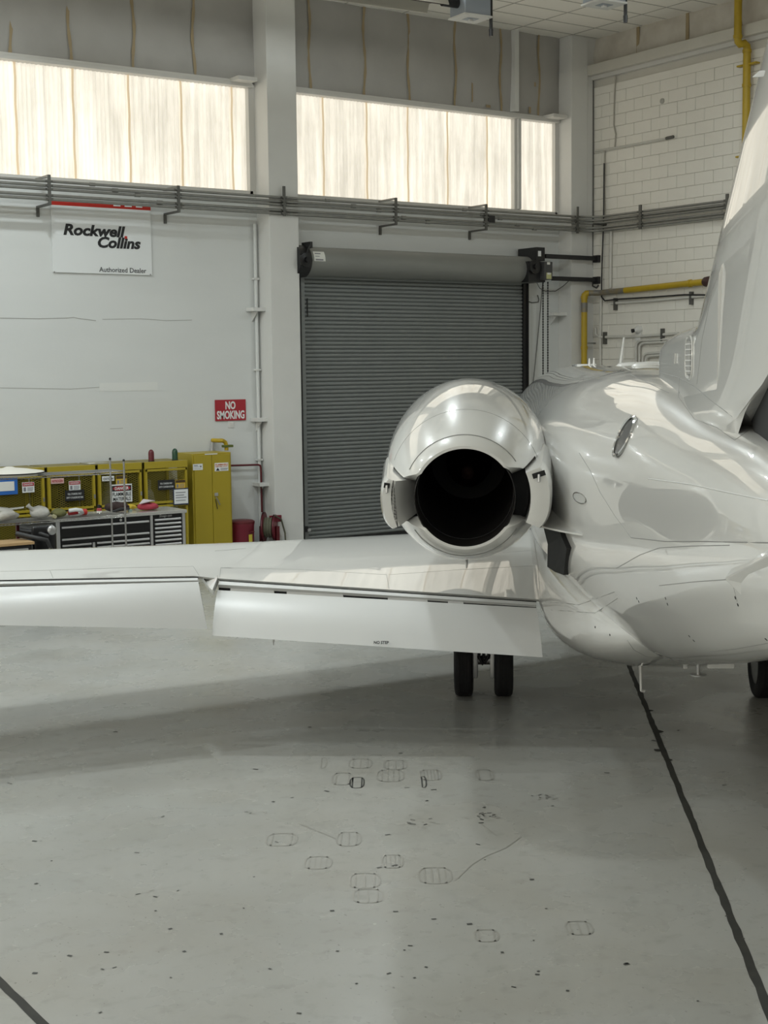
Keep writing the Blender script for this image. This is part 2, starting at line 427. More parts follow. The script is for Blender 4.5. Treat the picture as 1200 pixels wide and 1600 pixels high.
# stray tape patches low on the sheet right of the pier
for px, py, w, h in ((738, 141, .03, .42), (763, 166, .10, .05), (820, 120, .04, .12), (828, 172, .05, .12), (836, 132, .04, .08)):
    c = onY(px, py, YB-.055); MB().box(c.x-w/2, c.x+w/2, c.y-.002, c.y+.002, c.z-h/2, c.z+h/2).build('tape_patch', M_TAPE, wall_back)
# vertical angle post in the right bay
c = onY(806, 100, YB-.12); MB().box(c.x-.05, c.x+.05, c.y-.03, YB+.09, ZH+.11, ZC).build('post', M_COLUMN, wall_back)

# window head channel, sill
def sheet_z(x0, x1): pass
NWIN = 0
def window(x0, x1, joints, mull=None, axis='y', wall=YB, sgn=1, name=None, pm=None):
    """translucent corrugated strip window; axis y: in a wall of constant Y, axis x: in a wall of constant X"""
    global NWIN; NWIN += 1
    w = bpy.data.objects.new('window_%d' % NWIN, None); MX[w] = Matrix.Identity(4)
    place(w, kind='structure', label='strip window of translucent corrugated panels number %d along the hangar walls' % NWIN if not name else name)
    def P(u, d, z):      # u along the wall, d outwards
        return Vector((u, wall+sgn*d, z)) if axis == 'y' else Vector((wall+sgn*d, u, z))
    js = [x0]+[j for j in sorted(joints) if x0+.05 < j < x1-.05]+[x1]
    for a, b in zip(js, js[1:]):
        n = max(8, int((b-a)/.0117)); lo = []; hi = []
        for i in range(n+1):
            u = a+(b-a)*i/n; d = .10+.012*math.sin(2*PI*u/.070)
            lo.append(P(u, d, ZS)); hi.append(P(u, d, ZH))
        MB().add(lo+hi, [(i, i+1, n+2+i, n+1+i) for i in range(n)]).build('panel', pm or M_PANEL, w, smooth=80)
    for j in js[1:-1]:
        L = []; R = []
        for i in range(9):
            z = ZS+(ZH-ZS)*i/8; dx = .006*math.sin(i*1.7+j*5); ww = .019
            L.append(P(j-ww+dx, .082, z)); R.append(P(j+ww+dx, .082, z))
        MB().add(L+R, [(i, i+1, 10+i, 9+i) for i in range(8)]).build('lap_joint', M_PANELJ, w)
    def fr(nm, u0, u1, d0, d1, z0, z1, m=M_TRIM):
        a = P(u0, d0, z0); b = P(u1, d1, z1)
        MB().box(min(a.x, b.x), max(a.x, b.x), min(a.y, b.y), max(a.y, b.y), z0, z1).build(nm, m, w, bevel=.005)
    fr('head_channel', x0-.06, x1+.06, -.07, .12, ZH, ZH+.05); fr('head_channel', x0-.06, x1+.06, -.04, .12, ZH+.05, ZH+.10)
    fr('sill', x0-.06, x1+.06, .0, .12, ZS-.06, ZS)
    fr('jamb', x0-.09, x0, .0, .12, ZS-.06, ZH+.05); fr('jamb', x1, x1+.12, .0, .12, ZS-.06, ZH+.05)
    if mull: fr('mullion', mull-.075, mull-.02, .0, .11, ZS, ZH); fr('mullion', mull-.02, mull+.05, -.05, .11, ZS, ZH, M_COLUMN)
    return w
J1 = [onY(x, 110, YB+.1).x for x in (22, 112, 199, 281, 360)]
J2 = [onY(x, 200, YB+.1).x for x in (504, 572, 636, 698, 760)]
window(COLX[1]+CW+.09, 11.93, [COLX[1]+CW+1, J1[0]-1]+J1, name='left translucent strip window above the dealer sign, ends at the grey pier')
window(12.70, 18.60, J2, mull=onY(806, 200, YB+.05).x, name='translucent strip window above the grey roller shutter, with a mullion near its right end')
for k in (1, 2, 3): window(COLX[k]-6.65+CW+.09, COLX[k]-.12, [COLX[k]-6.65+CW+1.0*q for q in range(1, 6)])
# girt ends beside the piers
for px, py in ((388, 125), (874, 183)):
    c = onY(px, py, YB-.2); MB().box(c.x-.25, c.x+.10, YB-.32, YB-.02, c.z-.03, c.z+.03).build('girt', M_TRIM, wall_back)

# ---- right wall: painted block, lintel band, beam, insulation above
wr = MB(); wr.box(XR+.012, XR+.3, YF, YB+.3, 0, 8.12); wr.box(XR+.05, XR+.3, YF, YB+.3, 8.12, ZC+.1)
wall_right = struct('wall_right', wr, M_MORTAR, 'cream painted block wall on the right side of the hangar')
BL, BH, G = .433, .2172, .0045
blk = MB().box(0, .022, G/2, BL-G/2, G/2, BH-G/2).mesh('block', bevel=.004, seg=1); blk.materials.append(M_BLOCK)
half = MB().box(0, .022, G/2, BL/2-G/2, G/2, BH-G/2).mesh('block_half', bevel=.004, seg=1); half.materials.append(M_BLOCK)
rest = MB(); nb = 0
rows = int(8.12/BH)
for rI in range(rows):
    z = 8.12-(rI+1)*BH
    y = YB+.1-(BL/2 if rI % 2 else 0); 
    while y > YF+BL:
        y -= BL
        vis = y < YB-.3 and y > 15.6 and z > 3.0
        if vis and nb < 295:
            copy_mesh('block', blk, wall_right, (XR-.01+random.uniform(-.0012, .0012), y, z)); nb += 1
        else:
            rest.add([(XR-.01, y+G/2, z+G/2), (XR-.01, y+BL-G/2, z+G/2), (XR-.01, y+BL-G/2, z+BH-G/2), (XR-.01, y+G/2, z+BH-G/2)], [(0, 1, 2, 3)])
rest.build('block_courses', M_BLOCK, wall_right, kind='stuff')
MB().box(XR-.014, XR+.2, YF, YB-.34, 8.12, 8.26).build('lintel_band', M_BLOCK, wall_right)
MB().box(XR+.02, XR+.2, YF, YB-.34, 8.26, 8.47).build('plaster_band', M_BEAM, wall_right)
MB().box(XR-.2, XR+.1, YF, YB-.3, 8.47, 8.66).build('beam', M_BEAM, wall_right, bevel=.012)
MB().box(XR-.08, XR+.1, YF, YB-.34, 8.40, 8.47).build('beam_lip', M_TRIM, wall_right)
n = 160; mz = 6; vs = []; fs = []
for j in range(mz+1):
    for i in range(n+1):
        y = 8+(YB-.34-8)*i/n; z = 8.66+(ZC-8.66)*j/mz; u = (y % 1.22)/1.22
        b = .07*math.sin(PI*u)**.5*math.sin(PI*(.25+.75*j/mz)) + .012*math.sin(9*y+4*z)+.01*math.sin(17*y-9*z)
        vs.append(Vector((XR+.03-b, y, z)))
for j in range(mz):
    for i in range(n): a = j*(n+1)+i; fs.append((a, a+1, a+n+2, a+n+1))
MB().add(vs, fs).build('insulation_sheet', M_INSUL2, wall_right, smooth=70)
for q in range(7, 17):
    y = 1.22*q
    MB().box(XR+.008, XR+.02, y-.035, y+.035, 8.66, ZC).build('tape_seam', M_TAPE, wall_right)

# ---- left wall and the wall behind the camera, with the same window strips
def plain_wall(name, b0, b1, label):
    mb = MB()
    for z0, z1 in ((0, ZS-.03), (ZH+.05, ZC+.1)):
        mb.box(b0[0], b1[0], b0[1], b1[1], z0, z1)
    return struct(name, mb, mat('steel_cladding_grey', (.30, .31, .31), .5), label)
plain_wall('wall_left', (XL-.3, YF-.3), (XL, YB+.3), 'grey clad hangar wall far to the left')
plain_wall('wall_front', (XL, YF-.3), (XR+.3, YF), 'grey clad hangar wall behind the viewpoint')
for k in range(5):
    y0 = YF+.4+7.4*k; window(y0, y0+6.8, [y0+q for q in range(1, 7)], axis='x', wall=XL, sgn=-1, pm=M_PANEL_L)  # panels out of view, glow boosted as side fill
    MB().box(XL-.2, XL+.3, y0+6.85, y0+7.4, ZS-.1, ZH+.1).build('pier', M_COLUMN, bpy.data.objects['wall_left'])
for k in range(5):
    x0 = XL+.4+7.2*k; window(x0, x0+6.6, [x0+q for q in range(1, 7)], axis='y', wall=YF, sgn=-1, pm=M_PANEL_F)  # out of view too, glow boosted as fill from behind
    MB().box(x0+6.65, x0+7.2, YF-.2, YF+.3, ZS-.1, ZH+.1).build('pier', M_COLUMN, bpy.data.objects['wall_front'])

# ---- ceiling of lay-in tiles
ceiling = struct('ceiling', MB().box(XL-.3, XR+.3, YF-.3, YB+.3, ZC+.02, ZC+.2), M_GRID, 'suspended ceiling of pale rectangular tiles')
TX, TY = 1.215, .597
tl = MB().box(0, TX-.028, 0, TY-.028, 0, .018).mesh('ceiling_tile', bevel=.004, seg=1); tl.materials.append(M_TILE)
rest = MB(); nb = 0
x = 18.69-TX*29
tiles = []
while x < XR:
    y = 20.60-TY*62
    while y < YB:
        tiles.append((x+.014, y+.014)); y += TY
    x += TX
tiles.sort(key=lambda q: (q[0]-17)**2+(q[1]-19)**2*1.0)
for q in tiles:
    if nb < 150 and q[0]+TX < XR+.3: copy_mesh('ceiling_tile', tl, ceiling, (q[0], q[1], ZC)); nb += 1
    else:
        a, b = q; rest.add([(a, b, ZC), (a+TX-.028, b, ZC), (a+TX-.028, b+TY-.028, ZC), (a, b+TY-.028, ZC)], [(0, 1, 2, 3)])
rest.build('ceiling_tiles', M_TILE, ceiling, kind='stuff')
# grid tees
gm = MB()
x = 18.69-TX*29
while x < XR: gm.box(x-.012, x+.012, YF, YB, ZC-.003, ZC+.02); x += TX
y = 20.60-TY*62
while y < YB: gm.box(XL, XR, y-.012, y+.012, ZC-.003, ZC+.02); y += TY
gm.build('ceiling_grid', M_GRID, ceiling, kind='stuff')

# ---- high bay lamps (all above the frame); each carries its own light
def high_bay(x, y, label):
    t = thing('high_bay_lamp', label, 'lamp', (x, y, ZC-.55), group='high bay lamps under the hangar ceiling')
    MB().lathe([(.30, .05), (.28, .09), (.16, .11), (.14, .2), (.02, .24), (0, .24)], (x, y, ZC-.55), n=20).build('housing', M_STEEL, t, smooth=40)
    MB().lathe([(-.012, .225), (0, .225)], (x, y, ZC-.55), n=20).build('diffuser', M_LAMP, t)
    MB().tube([(x, y, ZC-.26), (x, y, ZC)], .012).build('stem', M_STEEL, t)
    ld = bpy.data.lights.new('high_bay_light', 'AREA'); ld.shape = 'DISK'; ld.size = .45; ld.energy = BAY_POWER; ld.color = (.90, .985, 1)
    lo = bpy.data.objects.new('high_bay_light', ld); COL.objects.link(lo); lo.parent = t; lo.location = (0, 0, -.03)
ROWS = ('nearest the back wall', 'in the second row from the back wall', 'in the third row from the back wall', 'in the row over the viewpoint', 'in the row behind the viewpoint')
CLS = ('furthest left', 'second from left', 'third from left', 'fourth from left', 'rightmost')
LAMPS = ((17.0, (-11, -4.5, 1.5, 6.8, 11.6)), (12.0, (-11, -4.5, 1.0, 6.0, 15.2)), (4.0, (-11, -5)), (-4.5, (-11, -4)), (-12.0, (-11, -4)))
for j, (y, xs) in enumerate(LAMPS):
    for i, x in enumerate(xs): high_bay(x, y, 'round high bay ceiling lamp, %s %s' % (CLS[i] if i < len(xs)-1 else 'rightmost', ROWS[j]))

# ------------------------------------------------------------------ the business jet
HDG = math.radians(39.0)
AF = Vector((math.sin(HDG), math.cos(HDG), 0)); AR = Vector((math.cos(HDG), -math.sin(HDG), 0))
JO = AR*1.273 + AF*12.98
jet = thing('business_jet', 'glossy white twin engine business jet parked tail towards the viewer', 'airplane', JO, -HDG)
JI = MX[jet].inverted()
JC = JI @ CAMP
def jray(px, py): return (JI.to_3x3() @ ray(px, py))
def jY(px, py, y): d = jray(px, py); return JC+d*((y-JC.y)/d.y)
def jX(px, py, x): d = jray(px, py); return JC+d*((x-JC.x)/d.x)
def jL(px, py, y0, sl, x0):
    y = y0
    for i in range(30): p = jY(px, py, y); y = y0+sl*(p.x-x0)
    return p
def bvh(o):
    me = o.data; return BVHTree.FromPolygons([v.co.copy() for v in me.vertices], [tuple(p.vertices) for p in me.polygons])
def hit(px, py, trees):
    best = None; d = jray(px, py).normalized()
    for t in trees:
        p, n, i, ds = t.ray_cast(JC, d)
        if p is not None and (best is None or ds < best[2]): best = (p, n if n.dot(d) < 0 else -n, ds)
    return best
def part(name, mb, m, parent=jet, smooth=40, **kw): return mb.build(name, m, parent, smooth=smooth, local=True, **kw)
def mir(p): return Vector((-p[0], p[1], p[2]))

# fuselage: y, half width, bottom, top
FUS = [(12.6, .03, 1.86, 1.92), (12.3, .2, 1.66, 2.08), (11.6, .46, 1.42, 2.30), (10.8, .70, 1.22, 2.52), (10.0, .86, 1.08, 2.78), (9.2, .96, 1.02, 2.94), (8.2, 1.0, 1.0, 3.0),
       (4, 1.01, 1.0, 3.01), (0, 1.01, 1.0, 3.01), (-1.2, .97, 1.0, 3.0), (-2.2, .87, 1.01, 2.985), (-3.2, .72, 1.05, 2.95), (-4.0, .585, 1.13, 2.90), (-5, .46, 1.34, 2.80), (-5.7, .385, 1.49, 2.72), (-6.3, .32, 1.63, 2.69), (-7, .23, 1.80, 2.61), (-7.7, .10, 1.98, 2.42), (-7.9, .02, 2.1, 2.25)]
def fus_ring(y, n=96):
    w, b, t = smoothstep_curve(FUS, y); zc = b+(t-b)*.5; h = (t-b)/2; r = []
    for k in range(n):
        a = 2*PI*k/n; c, s = math.cos(a), math.sin(a)
        e = 2.12+(.42*min(1, max(0, (-2.9-y)/1.7)) if s > 0 else 0)
        r.append(Vector((w*math.copysign(abs(c)**(2/e), c), y, zc+h*math.copysign(abs(s)**(2/e), s))))
    return r
ys = [12.6, 12.5, 12.4]+[12.2-.35*i for i in range(56)]; ys = [y for y in ys if y > -7.85]+[-7.9]
fuselage = part('fuselage', MB().rings([fus_ring(y) for y in ys]), M_PAINT, smooth=70)

# wing-to-body fairing: y, half width, bottom, top
FAI = [(4.2, .25, 1.0, 1.15), (3.6, .55, .90, 1.4), (2.6, .84, .78, 1.7), (1.2, .90, .71, 1.85), (-1.0, .90, .69, 1.9), (-1.7, .875, .70, 1.86), (-2.3, .79, .765, 1.76), (-2.9, .66, .885, 1.6), (-3.5, .48, 1.06, 1.45), (-4.1, .26, 1.28, 1.42)]
def fai_ring(y, n=64):
    w, b, t = smoothstep_curve(FAI, y); zc = b+(t-b)*.42; r = []
    for k in range(n):
        a = 2*PI*k/n; c, s = math.cos(a), math.sin(a); e = 2.7
        h = (t-zc) if s > 0 else (zc-b)
        r.append(Vector((w*math.copysign(abs(c)**(2/e), c), y, zc+h*math.copysign(abs(s)**(2/e), s))))
    return r
fairing = part('belly_fairing', MB().rings([fai_ring(4.2-.2*i) for i in range(42)]), M_PAINT, smooth=70)

# ---- wings.  stations: x, TE(y,z), crest(y,z), LE(y,z), bottom z
WST = [(-.3, (-1.4, 1.08), (1.9, 1.33), (2.85, 1.15), .86), (-.91, (-1.4, 1.121), (1.6, 1.345), (2.4, 1.17), .92), (-2.125, (-1.4, 1.20), (.95, 1.365), (1.62, 1.22), 1.04),
       (-3.50, (-1.4, 1.29), (.15, 1.39), (.72, 1.27), 1.15), (-3.70, (-1.5, 1.327), (.05, 1.395), (.60, 1.285), 1.17), (-5.084, (-2.192, 1.397), (-.75, 1.445), (-.30, 1.35), 1.27), (-6.6, (-2.95, 1.48), (-1.7, 1.50), (-1.27, 1.43), 1.37), (-8.6, (-3.95, 1.58), (-3.0, 1.585), (-2.6, 1.54), 1.50)]
def wing_ring(st):
    x, (yt, zt), (yc, zc), (yl, zl), zb = st; up = []
    for i in range(15):
        u = i/14; up.append((yt+(yc-yt)*u, zt+(zc-zt)*math.sin(u*PI/2)))
    for i in range(1, 9):
        a = i/8*PI/2; up.append((yc+(yl-yc)*math.sin(a), zl+(zc-zl)*math.cos(a)))
    lo = []
    ym = yl+(yt-yl)*.35
    for i in range(1, 9):
        a = i/8*PI/2; lo.append((ym+(yl-ym)*math.cos(a), zl+(zb-zl)*math.sin(a)))
    y2 = yt+.45
    for i in range(1, 8):
        u = i/7; lo.append((ym+(y2-ym)*u, zb+(zt-.035-zb)*(u**1.6)))
    lo.append((yt+.02, zt-.022))
    return [Vector((x, y, z)) for y, z in up+lo]
SEAM_R = .0025
def seam(px_pts, trees, parent=jet, name='panel_seam', r=SEAM_R, m=M_LINE, sub=6):
    r *= .75
    P = []
    for (x0, y0), (x1, y1) in zip(px_pts, px_pts[1:]):
        for i in range(sub): P.append((x0+(x1-x0)*i/sub, y0+(y1-y0)*i/sub))
    P.append(px_pts[-1]); H = []
    for q in P:
        h = hit(*q, trees)
        if h: H.append(h[0]+h[1]*(-r*.3))
    if len(H) > 1: return part(name, MB().tube(H, r, 5), m, parent)

def make_wing(s):
    f = (lambda p: p) if s < 0 else mir
    side = 'left' if s < 0 else 'right'
    w = part('wing', MB().rings([[f(p) for p in wing_ring(st)] for st in WST]), M_PAINT, smooth=50, label='%s wing' % side)
    # winglet at the tip
    tip = wing_ring(WST[-1]); c = sum(tip, Vector())/len(tip); rs = []
    for k, (dx, dz, dy, sc) in enumerate(((0, 0, 0, 1), (-.12, .06, -.05, .97), (-.24, .3, -.25, .8), (-.36, .95, -.75, .42))):
        rs.append([f(Vector((c.x+dx+(p.z-c.z)*(.9 if k > 1 else .3), c.y+dy+(p.y-c.y)*sc, c.z+dz+(p.z-c.z)*sc*(.2 if k > 1 else 1)))) for p in tip])
    part('winglet', MB().rings(rs), M_PAINT, w)
    # inboard and outboard flaps, lowered
    def flap(name, h0, h1, t0, t1, thick, m=M_PAINT2, bulge=.03):
        rs = []
        for k in range(13):
            u = k/12; h = h0.lerp(h1, u); t = t0.lerp(t1, u); ch = t-h; nrm = Vector((0, -ch.z, ch.y)).normalized()
            if nrm.z < 0: nrm = -nrm
            ring = []
            for i in range(9): v = i/8; ring.append(h+ch*v+nrm*(bulge*math.sin(PI*min(1, v*1.05))**.8))
            for i in range(1, 8): v = 1-i/8; ring.append(h+ch*v-nrm*(thick*math.sin(PI*v)**.6*(1-v*.5)))
            rs.append([f(p) for p in ring])
        return part(name, MB().rings(rs), m, w, smooth=50)
    A0, A1 = jY(838.5, 950, -1.50), jY(340, 922, -1.50); B0, B1 = jY(848, 1027, -1.90), jY(331, 993, -1.90)
    fl = flap('flap', A0, A1, B0, B1, .06)
    C0, C1 = jL(310, 909, -1.56, .5, -3.5), jL(0, 917, -1.56, .5, -3.5); D0, D1 = jL(324, 983, -1.92, .5, -3.5), jL(0, 977, -1.92, .5, -3.5)
    E1 = C0+(C1-C0)*1.75; G1 = D0+(D1-D0)*1.75
    flo = flap('flap', C0, E1, D0, G1, .05)
    # vane strip ahead of each flap
    def vane(p0, p1, q0, q1):
        rs = []
        for k in range(5):
            u = k/4; a = p0.lerp(p1, u); b = q0.lerp(q1, u); mid = (a+b)/2+Vector((0, -.03, .004))
            rs.append([f(a), f(mid), f(b), f((a+b)/2+Vector((0, .03, 0)))])
        part('flap_vane', MB().rings(rs), M_PAINT2, w, smooth=60)
    vane(jY(838, 941, -1.43), jY(343, 908, -1.43), jY(838, 949, -1.45), jY(341, 918, -1.45))
    a0, a1 = jL(309, 903, -1.5, .5, -3.5), jL(0, 908.5, -1.5, .5, -3.5); b0, b1 = jL(311, 910.5, -1.52, .5, -3.5), jL(0, 915.5, -1.52, .5, -3.5)
    vane(a0, a0+(a1-a0)*1.75, b0, b0+(b1-b0)*1.75)
    # dark cove behind the slots
    cv = MB()
    p = [jY(838, 940, -1.36), jY(343, 907, -1.36), jY(341, 928, -1.40), jY(838, 957, -1.40)]
    cv.prism([f(q) for q in p], (0, .02, 0)); part('flap_cove', cv, M_DARK, w, smooth=None)
    cv = MB(); p0, p1 = jL(309, 902, -1.45, .5, -3.5), jL(0, 907, -1.45, .5, -3.5); p2, p3 = jL(311, 913, -1.46, .5, -3.5), jL(0, 918, -1.46, .5, -3.5)
    cv.prism([f(q) for q in (p0, p0+(p1-p0)*1.75, p2+(p3-p2)*1.75, p2)], (0, .02, 0)); part('flap_cove', cv, M_DARK, w, smooth=None)
    # white brackets bridging parts of the slot
    for x0, x1 in ((360, 428), (448, 536), (606, 668), (700, 724)):
        y = lambda x: 922+(x-340)*28/498
        q = [jY(x0, y(x0)-4, -1.455), jY(x1, y(x1)-4, -1.455), jY(x1, y(x1)+2.5, -1.47), jY(x0, y(x0)+2.5, -1.47)]
        part('flap_bracket', MB().prism([f(v) for v in q], (0, .02, 0)), M_PAINT2, w, smooth=None)
    # triangular track fairing between the flaps
    zt = lambda q: q+Vector((0, 0, .012))
    tri = [zt(jY(309, 887, -.92)), zt(jY(343, 888, -.92)), zt(jY(340, 904, -1.42)), jY(332, 922, -1.66), jY(326, 917, -1.62), zt(jY(314, 901, -1.42))]
    part('track_fairing', MB().prism([f(q) for q in tri], (0, .04, -.05)), M_PAINT, w, smooth=None, bevel=.003)
    return w, fl
wl, flap_l = make_wing(-1)
wr_, flap_r = make_wing(1)
WT = [bvh(wl)]
seam([(343, 905), (345, 887), (470, 890), (604, 898), (608, 920)], WT, wl)
seam([(0, 893), (78, 891), (83, 903)], WT, wl); seam([(79, 891), (200, 887), (302, 885), (311, 899)], WT, wl)
seam([(690, 858), (706, 867), (760, 866), (830, 860)], WT, wl, r=.002); seam([(336, 861), (384, 857)], WT, wl, r=.0035)
seam([(608, 898), (720, 890), (835, 884)], WT, wl, r=.002)
letters('no_step_marking', 'NO STEP', M_INK, wl, MX[jet] @ (jY(584, 1006, -1.925)), .035, width=.118, bold=.001, ex=(AR, (Vector((0, 0, 1))*.75+AF*.6).normalized(), AR.cross((Vector((0, 0, 1))*.75+AF*.6).normalized())))
# faint stencil on the outboard flap
pp = jL(36, 941, -1.72, .5, -3.5)-Vector((0, .03, 0))
# small drain under the inboard flap
c = jY(427, 1003, -1.85); part('drain_mast', MB().prism([c+Vector((-.012, 0, .05)), c+Vector((.012, 0, .05)), c+Vector((0, 0, -.03))], (0, .03, 0)), M_STEEL, flap_l, smooth=None)

# ---- engines
NAX = Vector((0, 1, .063)).normalized()
NPROF = [(0, .362), (.015, .376), (.10, .425), (.35, .502), (.65, .567), (1.0, .615), (1.4, .645), (1.9, .662), (2.4, .655), (2.9, .615), (3.25, .56), (3.45, .51), (3.52, .47), (3.48, .44)]
def nrad(a):
    return smoothstep_curve(NPROF[:-1], a)[0]
def make_engine(s):
    N = Vector((1.456*s, -3.1, 2.103)); side = 'left' if s < 0 else 'right'
    ex = Vector((1, 0, 0)); ez = ex.cross(NAX).normalized()
    def P(a, r, th): return N+NAX*a+ex*(r*math.cos(th))+ez*(r*math.sin(th))
    DA = .60
    cowl = []
    for a in [DA-.05]+[DA+.0008+(3.45-DA)*i/22 for i in range(23)]: cowl.append([P(a, nrad(a)-(.002 if a < DA else 0), 2*PI*k/64) for k in range(64)])
    for a, r in ((3.52, .47), (3.50, .44), (3.3, .41), (2.9, .42)): cowl.append([P(a, r, 2*PI*k/64) for k in range(64)])
    nac = part('nacelle', MB().rings(cowl, caps=False), M_PAINT, smooth=50, label='%s engine nacelle' % side)
    part('fan_disc', MB().lathe([(2.9, .05), (2.88, .43)], N, NAX, 40), M_DARK, nac)
    # clamshell reverser doors
    def door(t0, t1, nm):
        n = 40; av = [0, .004, .015, .05, .10]+[.10+(DA-.10)*i/14 for i in range(1, 15)]
        rs = []
        for a in av:
            # the corners of each door are cut back to make the fishmouth at the sides
            ring = []
            for k in range(n+1):
                u = k/n; th = t0+(t1-t0)*u
                cut = .16*max(0, 1-min(u, 1-u)/.09)**1.5
                aa = cut+a*(DA-cut)/DA; r = nrad(aa) if aa > .1 else None
                r = smoothstep_curve(NPROF[:-1], aa)[0]
                ring.append(P(aa, r, th))
            rs.append(ring)
        inner = []
        for a in (DA, .3, .02, 0):
            ring = []
            for k in range(n+1):
                u = k/n; th = t0+(t1-t0)*u; cut = .16*max(0, 1-min(u, 1-u)/.09)**1.5
                aa = cut+a*(DA-cut)/DA; ring.append(P(aa, min(.358, nrad(aa)-.02) if a < .1 else nrad(aa)-.04, th))
            inner.append(ring)
        rr = rs+inner; m = len(rr); mb = MB(); vs = [p for r in rr for p in r]; fs = []
        w = n+1
        for i in range(m):
            for j in range(n): a0 = i*w+j; b0 = ((i+1) % m)*w+j; fs.append((a0, a0+1, b0+1, b0))
        fs.append(tuple(i*w for i in range(m))); fs.append(tuple(reversed([i*w+n for i in range(m)])))
        mb.add(vs, fs)
        d = part(nm, mb, M_PAINT, nac, smooth=35)
        part('lip_seam', MB().tube([P(.105, smoothstep_curve(NPROF[:-1], .105)[0]+.0005, t0+(t1-t0)*(.07+.86*k/40)) for k in range(41)], .0045, 5), M_LINE, nac)
        return d
    part('door_seam', MB().tube([P(DA, nrad(DA)-.0005, math.radians(22+138*k/40)) for k in range(41)], .0022, 5), M_LINE, nac)
    lo_l, hi_l = math.radians(205), math.radians(164); lo_r, hi_r = math.radians(-24), math.radians(24)
    if s > 0: lo_l, hi_l, lo_r, hi_r = PI-lo_r, PI-hi_r, PI-lo_l, PI-hi_l
    door(hi_r, hi_l, 'reverser_door'); door(lo_l, 2*PI+lo_r, 'reverser_door')
    # side beams that carry the doors
    def stang(t0, t1, rin, rout, flare, tt):
        n = 14; rs = []
        for a, k, q in ((-.005, .05, flare+.02), (.0, .015, flare), (.06, .0, flare*.8), (.3, 0, 0), (.7, 0, 0), (1.15, 0, 0)):
            ro = max(rout+.02*a*3-k, nrad(max(a, .1))+.012 if a > .8 else 0); ri = rin+q if a < .5 else max(rin, nrad(a)-.08)
            t0a, t1a = t0+.03, t1-.03
            ring = [P(a, ro-(.03*abs(2*i/n-1)**4), t0a+(t1a-t0a)*i/n) for i in range(n+1)]+[P(a, ri, t1a+(t0a-t1a)*i/n) for i in range(n+1)]
            rs.append(ring)
        b = part('reverser_beam', MB().rings(rs), M_PAINT, nac, smooth=40)
        if 1:
            a = .02; q0, q1 = P(-.012, rin+flare+.035, tt), P(-.012, rout-.02, tt)
            t = (q1-q0); e = NAX.cross(t).normalized()*.018
            part('actuator_slot', MB().prism([q0-e, q1-e, q1+e, q0+e], -NAX*.004), M_DARK, nac, smooth=None)
            mid = q0.lerp(q1, .5)
            part('actuator_rod', MB().tube([mid-NAX*.0, mid-NAX*.012+Vector((0, 0, -.05))], .010, 8), M_STEEL, nac)
    fl, fr_ = (.13, 0) if s < 0 else (0, .13)
    stang(hi_l, lo_l, .36 if fl else .455, .585, fl, hi_l+.11); stang(lo_r, hi_r, .36 if fr_ else .455, .60, fr_, hi_r-.11)
    # exhaust
    part('exhaust_nozzle', MB().rings([[P(a, r, 2*PI*k/56) for k in range(56)] for a, r in ((.02, .352), (.015, .346), (.4, .345), (1.4, .33), (2.2, .30))], caps=False), M_SOOT, nac, smooth=50)
    part('nozzle_bulkhead', MB().rings([[P(.30, r, 2*PI*k/56) for k in range(56)] for r in (.34, .452)], caps=False), M_DARK, nac)
    part('turbine_face', MB().lathe([(1.95, .02), (1.96, .31)], N, NAX, 40), M_SOOT, nac)
    part('exhaust_plug', MB().lathe([(1.25, .012), (1.27, .05), (1.32, .075), (1.34, .075), (1.42, .12), (1.44, .118), (1.7, .17), (1.95, .19)], N, NAX, 40), M_PLUG, nac, smooth=35)
    part('drain_mast', MB().tube([P(.55, .545, -PI/2), P(.52, .60, -PI/2)], [.012, .006], 8), M_STEEL, nac)
    return nac
nac_l = make_engine(-1); nac_r = make_engine(1)

# pylons: stations x, LE y, TE y, z of TE, crest z, bottom z
PYL = [(-1.06, 1.0, -2.5, 1.90, 2.36, 1.82), (-.92, 1.1, -2.9, 1.885, 2.39, 1.80), (-.70, 1.2, -3.4, 1.89, 2.42, 1.78), (-.50, 1.3, -3.85, 1.915, 2.45, 1.76), (-.30, 1.4, -4.3, 1.95, 2.5, 1.76)]
def pylon(s):
    f = (lambda p: p) if s < 0 else mir; rs = []
    keys = sorted(PYL)
    for i in range(21):
        x = -1.06+.76*i/20; yl, yt, zt, zc, zb = smoothstep_curve(keys, x); ring = []; ym = (yl+yt)/2+.5
        for j in range(16): u = j/15; ring.append(Vector((x, yt+(ym-yt)*u, zt+(zc-zt)*(u*u*(3-2*u)))))
        for j in range(1, 7): a = j/6*PI/2; ring.append(Vector((x, ym+(yl-ym)*math.sin(a), 2.1+(zc-2.1)*math.cos(a))))
        for j in range(1, 6): a = j/6*PI/2; ring.append(Vector((x, ym+(yl-ym)*math.cos(a), 2.1+(zb-2.1)*math.sin(a))))
        for j in range(0, 9): u = j/8; ring.append(Vector((x, ym+(yt-ym)*u, zb+(zt-.012-zb)*u**2)))
        rs.append([f(p) for p in ring])
    return part('pylon', MB().rings(rs), M_PAINT, smooth=60)
pyl_l = pylon(-1); pylon(1)

